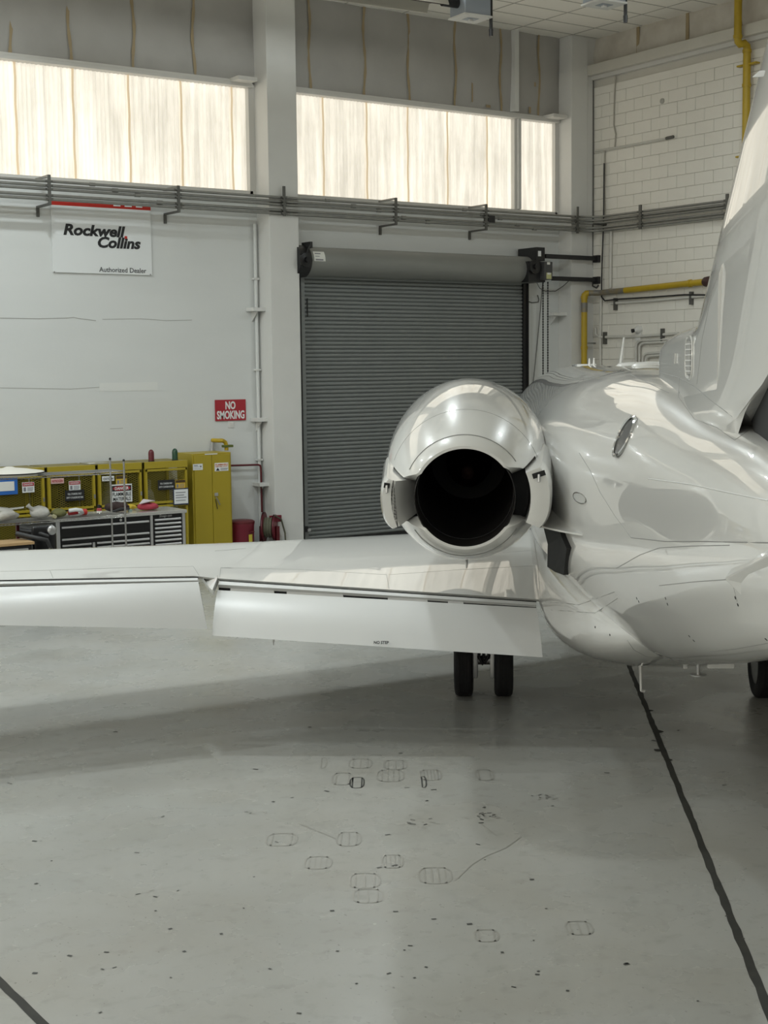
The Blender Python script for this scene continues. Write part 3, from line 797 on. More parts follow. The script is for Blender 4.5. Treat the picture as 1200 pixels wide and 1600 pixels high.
# ---- tail
def fle(z): return -4.69-1.66*(z-3.469)
def fte(z): return -7.05-.85*(z-2.9)
def fin_ring(z, fil=1.):
    yl, yt = fle(z), fte(z); n = 24; hw = (.155-.03*(z-2.8))
    fl = .075*math.exp(-max(0, z-2.76)/.09)*fil
    L = []; R = []
    for i in range(n+1):
        u = i/n; u2 = 1-math.cos(u*PI/2) if u < 1 else 1
        th = hw*(2.6*math.sqrt(max(u2, 0))*(1-u2)**.62*.62+.02)*1.25
        y = yl+(yt-yl)*u2 + (fl*.8*(1-u2))
        zz = z
        if y < -6.08: zz = max(z, 2.70+.42*(-6.08-y))
        L.append(Vector((-(th+fl*min(1, 3*u2+.15)*max(0, 1-u2)**.7), y, zz))); R.append(Vector(((th+fl*min(1, 3*u2+.15)*max(0, 1-u2)**.7), y, zz)))
    return L+list(reversed(R))
zs = [2.55, 2.7, 2.76, 2.82, 2.88, 2.95, 3.03, 3.12]+[3.2+.2*i for i in range(11)]
fin = part('tail_fin', MB().rings([fin_ring(z) for z in zs]), M_PAINT, smooth=50)
# rudder strip and dark hinge gap
part('rudder', MB().rings([[Vector((-.055, fte(z)+.02, z)), Vector((.055, fte(z)+.02, z)), Vector((.008, fte(z)-.55, z+.02)), Vector((-.008, fte(z)-.55, z+.02))] for z in (3.25, 4.0, 5.1)]), M_PAINT, fin, smooth=30)
part('tail_gap', MB().prism([Vector((-.06, -6.16, 2.735)), Vector((-.06, -6.98, 3.07)), Vector((-.06, -6.98, 2.58)), Vector((-.06, -6.3, 2.66))], (.14, 0, 0)), M_DARK, fin, smooth=None)
# stabiliser high above the frame, with its bullet
for s in (-1, 1):
    rs = []
    for x, yl, yt, th in ((.0, -7.1, -8.9, .11), (1.8, -8.1, -9.3, .07), (3.6, -9.1, -9.8, .035)):
        ring = []
        for i in range(10): a = PI*i/9; ring.append(Vector((s*x, (yl+yt)/2+(yl-yt)/2*math.cos(a), 5.22+th*math.sin(a)*(1.2-.2*i/9))))
        for i in range(1, 9): a = PI+PI*i/9; ring.append(Vector((s*x, (yl+yt)/2+(yl-yt)/2*math.cos(a), 5.22+th*math.sin(a)*.8)))
        rs.append(ring)
    part('stabiliser', MB().rings(rs), M_PAINT, smooth=50)
part('bullet_fairing', MB().lathe([(-9.6, .02), (-9.0, .12), (-8, .17), (-7.2, .14), (-6.8, .02)], (0, 0, 5.2), (0, 1, 0), 20), M_PAINT, smooth=50)
a, b, c, d = jX(1174, 121, -.10), jX(1186, 110.5, -.10), jX(1230, 107, -.10), jX(1230, 118, -.10)
part('fin_vortex_plate', MB().prism([a, b, c, d], (.05, 0, 0)), M_PAINT2, fin, smooth=None, bevel=.004)

# dorsal air scoop ahead of the fin
DOR = [(-3.28, .12, 3.10), (-3.32, .155, 3.165), (-3.40, .17, 3.19), (-3.9, .172, 3.215), (-4.6, .172, 3.235), (-5.0, .17, 3.26), (-5.4, .16, 3.42), (-5.8, .14, 3.6), (-6.0, .10, 3.7)]
def dor_ring(y):
    w, t = smoothstep_curve(DOR, y); b = 2.42; r = []; zc = t-.16
    for i in range(13):
        a = PI*i/12; c, s = math.cos(a), math.sin(a); e = 2.6
        r.append(Vector((-w*math.copysign(abs(c)**(2/e), c), y, zc+.16*abs(s)**(2/e))))
    for i in range(7): u = i/6; fl = .0+.035*max(0, (u-.45)/.55)**2; r.append(Vector((w+fl, y, zc+(b-zc)*u)))
    for i in range(7): u = 1-i/6; fl = .035*max(0, (u-.45)/.55)**2; r.append(Vector((-w-fl, y, zc+(b-zc)*u)))
    return r
dys = [-3.28, -3.30, -3.34, -3.40, -3.5]+[-3.6-.15*i for i in range(15)]
dorsal = part('dorsal_scoop', MB().rings([dor_ring(y) for y in dys]), M_PAINT, smooth=50)
part('scoop_mouth', MB().add([p*1.0+Vector((0, .0015, 0)) for p in [Vector((-.09, -3.28, 2.98)), Vector((.09, -3.28, 2.98)), Vector((.09, -3.28, 3.08)), Vector((-.09, -3.28, 3.08))]], [(0, 1, 2, 3)]), M_DARK, dorsal, smooth=None)
DT = [bvh(dorsal), bvh(fin)]
FT = [bvh(fuselage), bvh(fairing), bvh(pyl_l), bvh(dorsal), bvh(fin)]
# side grille
def frame_at(px, py, trees):
    p, nrm, _ = hit(px, py, trees); t = Vector((0, -1, 0)); t = (t-nrm*t.dot(nrm)).normalized(); up = nrm.cross(t)
    if up.z < 0: up = -up
    return p, nrm, t, up
p, nrm, t, up = frame_at(1077, 559, DT)
gw, gh = .115, .10
def oval(p, t, up, a, b, nrm, e, n=24, flat=False):
    return [p+t*(a*math.copysign(abs(math.cos(2*PI*k/n))**(2/e), math.cos(2*PI*k/n)))+up*(b*math.copysign(abs(math.sin(2*PI*k/n))**(2/e), math.sin(2*PI*k/n)))+nrm*.003 for k in range(n)]
gr = part('scoop_grille', MB().prism(oval(p, t, up, gw, gh, nrm, 3), -nrm*.004), mat('grille_grey', (.20, .20, .19), .5), dorsal, smooth=None)
for k in range(6):
    q = p+up*(-gh*.75+gh*1.5*k/5)+nrm*.006; part('grille_slat', MB().tube([q-t*gw*.85, q+t*gw*.85], .004, 6), M_PAINT2, dorsal)
for k in (-.35, .1, .5):
    q = p+t*gw*k+nrm*.006; part('grille_slat', MB().tube([q-up*gh*.9, q+up*gh*.9], .0035, 6), M_PAINT2, dorsal)
ov = oval(p, t, up, gw*1.12, gh*1.18, nrm, 3.4); part('grille_frame', MB().tube(ov+[ov[0]], .006, 6), M_PAINT, dorsal)
q = [hit(x, y, DT) for x, y in ((1045, 552), (1057, 552), (1056, 568))]
part('vent_flap', MB().prism([h[0]+q[0][1]*.001 for h in q], q[0][1]*.01), M_PAINT, dorsal, smooth=None)
p, nrm, t, up = frame_at(1091, 560, DT)

# seams on the fin and body
seam([(1112, 460), (1097, 530), (1089, 600)], FT, fin, r=.003)
seam([(1031, 582), (1060, 590), (1085, 603), (1110, 625), (1160, 663)], FT, fin, r=.004)
seam([(1062, 590), (1060, 620), (1085, 655), (1120, 668), (1148, 688), (1170, 672)], FT, fuselage, r=.003)
seam([(985, 585), (1010, 597), (1045, 614)], FT, fuselage, r=.004)
seam([(905, 708), (922, 735), (938, 770), (960, 805), (986, 840)], FT, pyl_l, r=.0035)
seam([(986, 840), (1040, 846), (1100, 846), (1200, 848)], FT, fuselage, r=.004)
seam([(1013, 748), (1080, 757), (1140, 770), (1200, 782)], FT, fuselage, r=.006, m=M_PAINT2)
seam([(1030, 915), (1085, 909), (1143, 905), (1152, 940)], FT, fuselage, r=.003)
seam([(1110, 1018), (1150, 1014), (1200, 1005)], FT, fuselage, r=.003)
seam([(963, 888), (1000, 867), (1030, 856), (1080, 853), (1140, 852)], FT, fuselage, r=.003)
seam([(848, 952), (930, 958), (965, 935)], FT, fairing, r=.003); seam([(852, 940), (905, 945), (960, 925)], FT, fairing, r=.003)
seam([(980, 1000), (990, 1015), (1010, 1026), (1060, 1030)], FT, fairing, r=.003)
seam([(834, 842), (840, 880), (845, 940)], FT, fairing, r=.004)

def port(px, py, a, b, m, name, tilt=0., rim=None, depth=.012, parent=fuselage):
    p, nrm, t, up = frame_at(px, py, FT)
    t2 = t*math.cos(tilt)+up*math.sin(tilt); u2 = up*math.cos(tilt)-t*math.sin(tilt)
    o = part(name, MB().prism(oval(p, t2, u2, a, b, nrm, 2, 28), -nrm*depth), m, parent, smooth=None)
    if rim:
        ov = oval(p, t2, u2, a*1.08, b*1.12, nrm, 2, 28); part(name+'_rim', MB().tube(ov+[ov[0]], rim, 6), M_POLISH, parent)
    return o
port(976, 682, .145, .115, mat('smoked_glass', (.05, .05, .05), .12), 'air_outlet', .25, .012)
port(906, 778, .030, .17, mat('vent_grey', (.45, .45, .43), .5), 'drain_vent', PI/2, .004, parent=pyl_l)
# black panel laid low on the fairing under the pylon
q = [hit(x, y, FT[:2]) for x, y in ((855, 818), (879, 818), (885, 838), (893, 856), (888, 898), (874, 893), (862, 885), (863, 850))]
q = [h for h in q if h]
if len(q) > 4:
    nn = sum((h[1] for h in q), Vector()).normalized(); part('black_side_panel', MB().prism([h[0]+nn*.035 for h in q], -nn*.06), M_DARK, fairing, smooth=None)
for x, y in ((995, 935), (998, 940), (1043, 944), (1040, 935), (1149, 934), (1153, 945), (1077, 994), (1084, 1001), (858, 985), (864, 989), (930, 980), (953, 992), (1197, 999)):
    h = hit(x, y, FT)
    if h: part('drain_hole', MB().lathe([(-.003, .008), (.0012, .008)], h[0], h[1], 8), M_DARK, fuselage)

# ventral delta fin
vA, vB = hit(1143, 888, FT)[0], hit(1212, 850, FT)[0]; vD = jY(1216, 962, -7.05); vE = jY(1262, 915, -7.3)
for s in (-1, 1):
    f = (lambda p: p) if s < 0 else mir
    part('ventral_fin', MB().prism([f(vA), f(vB), f(vE), f(vD)], (.03*s, .0, -.045)), M_PAINT, smooth=None, bevel=.006)

# antennas
def blade(base, top, w0, w1, name='antenna', m=M_PAINT, parent=fuselage):
    b, t = Vector(base), Vector(top); e = Vector((0, 1, 0))
    rs = []
    for p, w, x in ((b, w0, .02), (t, w1, .009)):
        rs.append([p+Vector((x*math.sin(a), w*math.cos(a), 0)) for a in [2*PI*k/12 for k in range(12)]])
    return part(name, MB().rings(rs), m, parent, smooth=40)
p = jX(969, 567, 0); q = jX(975, 527, 0); blade(Vector((0, p.y, 2.99)), Vector((0, q.y, q.z)), .07, .03)
for px, r in ((990, .16), (1016, .15)):
    p = jX(px, 566, 0); part('satellite_dome', MB().lathe([(-.05, r), (.02, r), (.045, r*.8), (.055, .01)], (0, p.y, 2.98), (0, 0, 1), 24), M_PAINT, fuselage, smooth=40)
for px in (921, 928):
    p = jX(px, 571, 0); blade(Vector((0, p.y, 2.97)), Vector((0, p.y, 3.10)), .02, .012)
p = jX(912, 571, 0); part('antenna_plate', MB().box(-.13, .13, p.y-.6, p.y+.6, 2.99, 3.028), M_PAINT, fuselage, bevel=.015)
# belly fittings
b0 = jY(1000, 1030, -1.9); b1 = jY(1001.5, 1079, -1.95); blade(b0+Vector((0, 0, .03)), b1, .06, .035)
part('antenna_foot', MB().tube([b1, b1+Vector((.03, 0, -.004))], .012, 8), M_PAINT, fuselage)
a, b = jY(950, 1025, -1.2), jY(978, 1029, -1.2); part('strake', MB().box(a.x, b.x, -1.35, -1.05, a.z-.02, a.z+.012), M_PAINT, fuselage, bevel=.005)
a = jY(1015, 1037, -2.0); part('beacon', MB().lathe([(0, .03), (-.035, .03), (-.05, .015)], a+Vector((0, 0, .03)), (0, 0, 1), 12), M_DARK, fuselage, smooth=40)
for px, py in ((1071, 1040),):
    a = jY(px, py, -2.9); part('beacon', MB().lathe([(.05, .018), (-.02, .018)], a, (0, 0, 1), 10), M_PAINT2, fuselage)
a = jY(1091, 1052, -3.4); part('drain_mast', MB().lathe([(.07, .014), (-.005, .012), (-.006, .055), (-.014, .055)], a, (0, 0, 1), 14), M_STEEL, fuselage)
a = jY(1122, 1038, -3.9); part('skid_plate', MB().box(a.x-.085, a.x+.085, a.y-.12, a.y+.12, a.z-.004, a.z+.04), M_PAINT, fuselage, bevel=.01)

# ---- landing gear
def gear(s):
    g = part('main_gear', MB().tube([(s*1.345, 0, .42), (s*1.345, .05, 1.1)], [.06, .075], 16), M_STEEL, label='%s main landing gear leg' % ('left' if s < 0 else 'right'))
    part('axle', MB().tube([(s*1.16, 0, .33), (s*1.53, 0, .33)], .045, 12), M_STEEL, g)
    part('brace', MB().tube([(s*1.345, .02, .5), (s*.9, .05, 1.0)], .035, 10), M_STEEL, g)
    part('torque_link', MB().tube([(s*1.345, -.05, .42), (s*1.345, -.24, .56), (s*1.345, -.06, .74)], .022, 8), M_STEEL, g)
    for x in (-1.529, -1.166):
        x = x*1.; cx = s*abs(x)
        prof = [(-.062, .20), (-.082, .235), (-.086, .27), (-.080, .305), (-.064, .324), (-.045, .330)]
        for k in range(-3, 4):
            if k > -3: prof += [(k*.013-.0085, .330), (k*.013-.0075, .322), (k*.013-.0055, .322), (k*.013-.0045, .330)]
        prof += [(.045, .330), (.064, .324), (.080, .305), (.086, .27), (.082, .235), (.062, .20)]
        tr = part('tire', MB().lathe(prof, (cx, 0, .328), (1, 0, 0), 48, caps=False), M_TIRE, g, smooth=50)
        part('rim', MB().lathe([(-.065, .205), (-.07, .19), (-.03, .17), (-.025, .07), (-.05, .06), (.05, .06), (.025, .07), (.03, .17), (.07, .19), (.065, .205)], (cx, 0, .328), (1, 0, 0), 36), M_STEEL, g, smooth=35)
        for k in range(8):
            a = 2*PI*k/8; part('rim_bolt', MB().lathe([(-.036, .016), (.036, .016)], (cx, .12*math.cos(a), .328+.12*math.sin(a)), (1, 0, 0), 8), M_DARK, g)
    for dx in (-.085, .085):
        cx = s*1.345+dx
        part('brake_unit', MB().lathe([(-.03, .10), (-.03, .16), (.03, .16), (.03, .10)], (cx, 0, .33), (1, 0, 0), 24), M_STEEL, g, smooth=35)
        part('brake_arm', MB().box(cx-.028, cx+.028, -.2, -.12, .20, .52), M_STEEL, g, bevel=.008)
    for k, (dx, z) in enumerate(((-.03, .40), (.03, .41), (0, .47))):
        part('brake_hose', MB().tube([(s*1.345+dx, -.17, z+.1), (s*1.345+dx*1.5, -.21, z), (s*1.345+dx*.4, -.19, z-.07), (s*1.345-dx, -.16, z-.02)], .014, 8), M_BLACK, g)
gear(-1); gear(1)
ng = part('nose_gear', MB().tube([(0, 8.4, .25), (0, 8.6, 1.2)], [.045, .07], 12), M_STEEL, label='nose landing gear leg')
for cx in (-.13, .13): part('tire', MB().lathe([(-.05, .13), (-.06, .17), (-.05, .22), (-.03, .235), (.03, .235), (.05, .22), (.06, .17), (.05, .13)], (cx, 8.4, .235), (1, 0, 0), 36), M_TIRE, ng, smooth=45)

# ------------------------------------------------------------------ fittings on the walls
EXB = (Vector((1, 0, 0)), Vector((0, 0, 1)), Vector((0, -1, 0)))      # text axes on the back wall
EXR = (Vector((0, -1, 0)), Vector((0, 0, 1)), Vector((-1, 0, 0)))     # text axes on the right wall

# ---- roller shutter
dr = bpy.data.objects.new('door_1', None); dr.location = (15.38, YB, 0); MX[dr] = Matrix.Translation((15.38, YB, 0))
place(dr, kind='structure', label='grey steel roller shutter with round hood beside the pier')
XD0, XD1 = onY(477, 600, YB-.06).x, onY(817, 600, YB-.06).x
sh = .0695
prof = []
for i in range(9):
    u = i/8; prof.append((-.004-.020*math.sin(PI*min(1, u*1.12))**.7 if u < .9 else .006, sh*(1-u)))
rsl = [[Vector((x, y, z)) for y, z in prof]+[Vector((x, .012, 0)), Vector((x, .012, sh))] for x in (-(XD1-XD0)/2, (XD1-XD0)/2)]
slat = MB().rings(rsl).mesh('slat', smooth=50); slat.materials.append(M_SHUT)
for i in range(67):
    copy_mesh('slat', slat, dr, ((XD0+XD1)/2, YB-.06+random.uniform(-.002, .002), .07+i*sh))
MB().box(XD0, XD1, YB-.085, YB-.03, .0, .075).build('bottom_bar', M_BLACK, dr, bevel=.006)
for a, b in ((469.5, 476.5), (816, 821.5)):
    xa, xb = onY(a, 600, YB-.08).x, onY(b, 600, YB-.08).x
    MB().box(xa, xb, YB-.12, YB, 0, 4.6).build('guide_rail', M_BLACKG if a > 800 else M_SHUT, dr, bevel=.006)
    MB().box(xa-.02 if a < 800 else xb, xa if a < 800 else xb+.02, YB-.15, YB, 0, 4.62).build('guide_edge', M_BLACK, dr)
HY, HZ, HR = YB-.27, 4.80, .245
hx0, hx1 = onY(487, 405, HY-HR).x, onY(836, 420, HY-HR).x
def hood_ring(x, r):
    pts = [(YB-.01, HZ+r), (HY, HZ+r)]+[(HY-r*math.sin(a), HZ+r*math.cos(a)) for a in [PI*k/14 for k in range(1, 13)]]+[(HY-.06, HZ-r), (YB-.05, HZ-r)]
    return [Vector((x, y, z)) for y, z in pts]
MB().rings([hood_ring(hx0, HR), hood_ring(hx1, HR)]).build('hood', M_HOOD, dr, smooth=30)
for x0, x1, r in ((onY(469, 405, HY-HR).x, hx0, HR+.02),):
    MB().rings([hood_ring(x0, r), hood_ring(x1, r)]).build('end_bracket', M_BLACK, dr, smooth=30)
    MB().lathe([(0, .12), (.05, .12), (.06, .05), (.12, .05)], (x0+.09, HY-HR-.005, HZ+.0), (0, -1, 0), 16).build('axle_cap', M_BLACKG, dr, smooth=40)
    MB().tube([(x0+.17, HY-HR-.03, HZ+.24), (x0+.1, HY-HR-.03, HZ+.08), (x0+.03, HY-HR-.03, HZ+.02)], .014, 6).build('strap', M_BLACK, dr)
# fin on the hood's left shoulder
MB().box(hx0-.04, hx0+.01, HY-HR-.02, HY, HZ+.2, HZ+HR+.06).build('bracket_tab', M_BLACK, dr)
# drive end
bx = onY(838, 400, HY-HR).x; Y0 = HY-HR-.02
def pbox(name, px0, py0, px1, py1, y0, y1, m, parent, bevel=.006):
    a = onY(px0, py0, y0); b = onY(px1, py1, y0)
    return MB().box(min(a.x, b.x), max(a.x, b.x), y0, y1, min(a.z, b.z), max(a.z, b.z)).build(name, m, parent, bevel=bevel)
pbox('drive_bracket', 838.5, 386, 851.5, 408, Y0-.05, YB-.05, M_BLACK, dr)
pbox('bracket_notch', 841, 392, 845.5, 400.5, Y0-.056, Y0-.05, M_SIGNW, dr, 0)
pbox('drive_plate', 826, 408, 852, 441, Y0-.03, YB-.1, M_BLACK, dr)
pbox('operator_box', 851, 408.5, 863.5, 437, Y0-.16, Y0+.12, mat('operator_grey', (.06, .06, .062), .45), dr, .012)
pbox('operator_label', 855, 409.5, 859.5, 413.5, Y0-.163, Y0-.16, M_PAPER, dr, 0)
pbox('operator_label', 854, 426, 861.5, 436, Y0-.163, Y0-.16, mat('label_olive', (.50, .50, .25), .6), dr, 0)
pbox('operator_label', 855.5, 426, 860.5, 429, Y0-.165, Y0-.163, M_PAPER, dr, 0)
c = onY(834, 417, Y0-.05)
MB().lathe([(0, .13), (.05, .13), (.055, .05), (.10, .05)], c, (0, -1, 0), 18).build('chain_sprocket', M_BLACKG, dr, smooth=35)
for y0, y1, x0 in ((398.5, 403.8, 851), (435, 435.5, 862)):
    a = onY(x0, y0, YB-.46); b = onY(932, y1+2, YB-.46)
    z = (a.z+b.z)/2
    MB().box(a.x, XR-.03, YB-.50, YB-.44, z-.04, z+.04).build('support_arm', M_BLACK, dr, bevel=.005)
    MB().box(XR-.08, XR-.012, YB-.54, YB-.40, z-.075, z+.06).build('arm_foot', M_BLACK, dr)
for px in (848.5, 856):
    a = onY(px, 440, YB-.5); P = []; R = []
    n = 150
    for i in range(n): P.append((a.x, a.y, a.z-(a.z-1.0)*i/(n-1))); R.append(.017 if i % 2 else .007)
    MB().tube(P, R, 6).build('hand_chain', M_BLACK, dr, smooth=60)
MB().tube([onY(838, 440, YB-.3), onY(843, 450, YB-.1), onY(852, 455, YB-.03), onY(868, 455, YB-.03), onY(880, 447, YB-.4), onY(893, 435, YB-.45)], .008, 6).build('cable', M_STRUT, dr, smooth=60)
MB().tube([onY(817, 462, YB-.02), onY(823, 470, YB-.02), onY(831, 473, YB-.02), onY(841, 472, YB-.02), onY(842, 468, YB-.02), onY(840, 461, YB-.02)], .010, 6).build('cable', M_STRUT, dr, smooth=60)
MB().tube([onY(818, 475, YB-.02), onY(823, 490, YB-.02), onY(824, 560, YB-.02), onY(824, 620, YB-.02)], .010, 6).build('cable', M_STRUT, dr, smooth=60)
MB().tube([onY(848, 442, YB-.05), onY(843, 500, YB-.03), onY(833, 600, YB-.03)], .008, 6).build('cable', M_STRUT, dr, smooth=60)
# label on the hood
s = MB(); th0, th1 = 50, 82
vs = []
for i in range(6):
    a = math.radians(52+40*i/5)
    for x in (onY(491, 400, HY-HR).x, onY(508.5, 400, HY-HR).x): vs.append((x, HY-(HR+.003)*math.sin(a), HZ+(HR+.003)*math.cos(a)))
s.add(vs, [(2*i, 2*i+1, 2*i+3, 2*i+2) for i in range(5)]).build('maker_label', M_PAPER, dr, smooth=60)
for k, (w, hh) in enumerate(((.6, .018), (.45, .010), (.8, .022))):
    a = math.radians(60+12*k); x0 = onY(493, 400, HY-HR).x; x1 = x0+.19*w
    r1 = HR+.0045
    MB().add([(x0, HY-r1*math.sin(a), HZ+r1*math.cos(a)), (x1, HY-r1*math.sin(a), HZ+r1*math.cos(a)), (x1, HY-r1*math.sin(a+hh/HR), HZ+r1*math.cos(a+hh/HR)), (x0, HY-r1*math.sin(a+hh/HR), HZ+r1*math.cos(a+hh/HR))], [(0, 1, 2, 3)]).build('label_print', mat('print_grey', (.2, .2, .22), .6), dr)
c = onY(481.5, 829, YB-.16); pbox('latch', 474, 823, 482, 831, YB-.16, YB-.1, M_BLACK, dr); pbox('latch_pin', 481, 826.5, 486, 830.5, YB-.17, YB-.14, M_ALU, dr)
MB().box(XD0+.04, XD0+.055, YB-.10, YB-.085, onY(482, 495, YB-.1).z, onY(482, 466, YB-.1).z).build('pull_cord', M_BLACK, dr)

# ---- conduit rack along both walls
cr = thing('conduit_rack', 'five parallel galvanised conduits on strut brackets running below the windows', 'conduit', (12, YB-.47, 5.5))
cs = thing('conduit_rack', 'five parallel galvanised conduits on strut brackets along the right block wall', 'conduit', (XR-.14, 17, 5.5))
CY, CX = YB-.46, XR-.14
for k, (z, r) in enumerate(((5.806, .021), (5.742, .023), (5.690, .022), (5.600, .024), (5.545, .024))):
    zz = z
    P = [(XL+.1, CY, zz+.02), (0, CY, zz+.012), (8, CY, zz+.004), (12.3, CY, zz-.004), (15.5, CY, zz+.0), (18.75, CY, zz+.012), (18.93, CY-.02, zz+.012)]
    Q = [(18.93, CY-.02, zz+.012), (19.0, CY-.05, zz+.012), (19.08, CY-.13, zz+.012), (CX, CY-.3, zz+.01), (CX, 17, zz-.006), (CX, 10, zz-.006), (CX, YF+.2, zz)]
    MB().tube(P, r, 10).build('conduit', M_CONDUIT, cr, smooth=60); MB().tube(Q, r, 10).build('conduit', M_CONDUIT, cs, smooth=60)
    for x in (8.9+.37*k, 13.1+.52*k, 16.0+.41*k): MB().tube([(x, CY, zz), (x+.09, CY, zz)], r+.008, 10).build('coupling', M_CONDUIT, cr, smooth=40)
for px, py, arms in ((76, 273, 1), (278, 290, 1), (443, 291, 0), (618, 309, 1), (759, 319, 1), (902, 323, 0)):
    x = onY(px, py, CY-.03).x; zt = onY(px, py, CY-.03).z
    zt = min(zt, 6.0); zb = 5.50 if not arms else 5.46
    MB().box(x-.022, x+.022, CY-.055, CY-.025, zb, zt).build('strut_bracket', M_STRUT, cr, bevel=.003)
    for z in (5.806, 5.742, 5.690, 5.600, 5.545): MB().box(x-.05, x+.05, CY-.06, CY-.02, z-.012, z+.012).build('pipe_clamp', M_STRUT, cr)
    if arms:
        MB().box(x-.022, x+.022, CY-.03, YB-.005, zt-.03, zt).build('bracket_arm', M_CONDUIT, cr)
        MB().box(x-.022, x+.022, CY-.03, YB-.005, zb, zb+.03).build('bracket_arm', M_STRUT, cr)
        MB().box(x-.022, x+.022, YB-.03, YB-.0, zb-.13, zb).build('bracket_foot', M_STRUT, cr)
for px, py in ((1001, 320), (1137, 303)):
    p = onX(px, py, CX-.03)
    MB().box(CX-.055, CX-.025, p.y-.03, p.y+.03, 5.49, p.z).build('strut_bracket', M_STRUT, cs, bevel=.003)
    for z in (5.806, 5.742, 5.690, 5.600, 5.545): MB().box(CX-.065, CX-.02, p.y-.06, p.y+.06, z-.012, z+.012).build('pipe_clamp', M_STRUT, cs)
p = onY(760, 345, CY); MB().box(p.x+.03, p.x+.18, CY-.03, CY+.12, 5.60, 5.73).build('junction_box', M_BLACK, cr, bevel=.006)
pbox('junction_box', 930, 348, 948, 352.5, YB-.7, YB-.62, M_STRUT, cs)

# ---- signs
def sign(name, label, px0, py0, px1, py1, Y, m, lines=(), group=None, depth=.012, cat='sign', extra=None, slant=True):
    a = onY(px0, py0, Y); b = onY(px1, py1, Y)
    x0, x1, z0, z1 = a.x, b.x, min(a.z, b.z), max(a.z, b.z)
    t = thing(name, label, cat, ((x0+x1)/2, Y+depth, z0), group=group)
    MB().box(x0, x1, Y, Y+depth, z0, z1).build('plate', m, t, bevel=min(.002, depth/4))
    w, h = x1-x0, z1-z0
    for (txt, u, v, ww, hh, tm, bold) in lines:
        letters('lettering', txt, tm, t, (x0+u*w, Y-.0015, z0+v*h), hh*h*1.38, width=ww*w, bold=bold, ex=EXB)
    if extra: extra(t, x0, x1, z0, z1, Y)
    return t
def dealer_extra(t, x0, x1, z0, z1, Y):
    zl = onY(160, 324.5, Y).z
    MB().box(x0, x1, Y-.003, Y, zl, z1).build('red_band', M_BANDR, t)
    for a, b in ((177, 188), (194.5, 205.5), (212, 222)):
        xa, xb = onY(a, 321, Y).x, onY(b, 321, Y).x; zz = onY(200, 321.5, Y).z
        MB().box(xa, xb, Y-.005, Y-.003, zz-.02, zz+.03).build('band_mark', M_SIGNW, t)
    x = onY(99, 366, Y).x; xe = onY(196, 370, Y).x
    letters('lettering', 'Rockwell', M_INK, t, (x, Y-.003, onY(99, 366, Y).z), .225, width=xe-x, bold=.009, shear=.22, ex=EXB)
    x = onY(153, 387, Y).x; xe = onY(220, 389, Y).x
    letters('lettering', 'Collins', M_INK, t, (x, Y-.003, onY(153, 384, Y).z-.02), .225, width=xe-x, bold=.009, shear=.22, ex=EXB)
    c = onY(196.5, 371, Y); MB().box(c.x-.022, c.x+.022, Y-.006, Y-.0045, c.z-.02, c.z+.02).build('red_dot', M_BANDR, t)
    x = onY(155, 425, Y).x; xe = onY(228.5, 425, Y).x
    letters('lettering', 'Authorized Dealer', mat('print_grey_dark', (.06, .06, .065), .5), t, (x, Y-.003, onY(155, 424.5, Y).z), .105, width=xe-x, bold=.001, ex=EXB)
    for a, b in ((85, 425), (235, 429)):
        c = onY(a, b, Y); MB().lathe([(0, .012), (.004, .01)], (c.x, Y, c.z), (0, -1, 0), 10).build('screw', M_STEEL, t)
sign('dealer_sign', 'large white dealer sign with red top band and black italic lettering on the back wall', 79.5, 313, 238, 430, YB-.03, M_SIGNW, extra=dealer_extra, depth=.025)
sign('no_smoking_sign', 'red no smoking sign with white letters on the back wall left of the pier', 336, 625, 384.5, 656.5, YB-.022, M_SIGNR,
     ((u'NO', .33, .56, .33, .36, M_SIGNW, .006), ('SMOKING', .05, .10, .90, .38, M_SIGNW, .006)), depth=.012)
# wall outlet under it
o = thing('wall_socket', 'small white wall plate under the no smoking sign', 'socket', onY(361, 665, YB))
pbox('cover_plate', 356.5, 658, 365.5, 668, YB-.012, YB, M_COLUMN, o, .002); pbox('socket_face', 358.5, 660.5, 363.5, 665.5, YB-.015, YB-.01, M_TRIM, o, .001)

# white painted angle brackets beside the piers
def wall_bracket(px0, px1, py, label):
    a = onY(px0, py, YB-.12); b = onY(px1, py, YB-.12)
    t = thing('wall_bracket', label, 'bracket', (a.x, YB, a.z), group='white angle brackets beside the piers')
    MB().box(a.x, b.x, YB-.24, YB, a.z-.03, a.z+.03).build('plate', M_COLUMN, t, bevel=.004)
    xm = a.x+.10
    MB().prism([(xm, YB, a.z-.03), (xm, YB-.18, a.z-.03), (xm, YB, a.z-.20)], (.02, 0, 0)).build('gusset', M_COLUMN, t)
wall_bracket(390, 412, 483.5, 'upper white angle bracket on the wall left of the grey pier')
wall_bracket(397, 416, 656, 'middle white angle bracket left of the pier, level with the no smoking sign')
wall_bracket(400, 420, 757, 'lowest white angle bracket left of the pier, above the red hose reel')
wall_bracket(860, 881, 491, 'white angle bracket right of the roller shutter behind the chains')
vp = thing('painted_pipe', 'thin white painted pipe running down the wall left of the pier', 'pipe', (11.9, YB, 0))
x = onY(401, 500, YB-.05).x
MB().tube([(x, YB-.05, 0), (x, YB-.05, 5.4)], .03, 10).build('pipe', M_WALL, vp, smooth=60)
for z in (1.5, 3.0, 4.5): MB().box(x-.05, x+.05, YB-.09, YB, z-.015, z+.015).build('pipe_clip', M_COLUMN, vp)

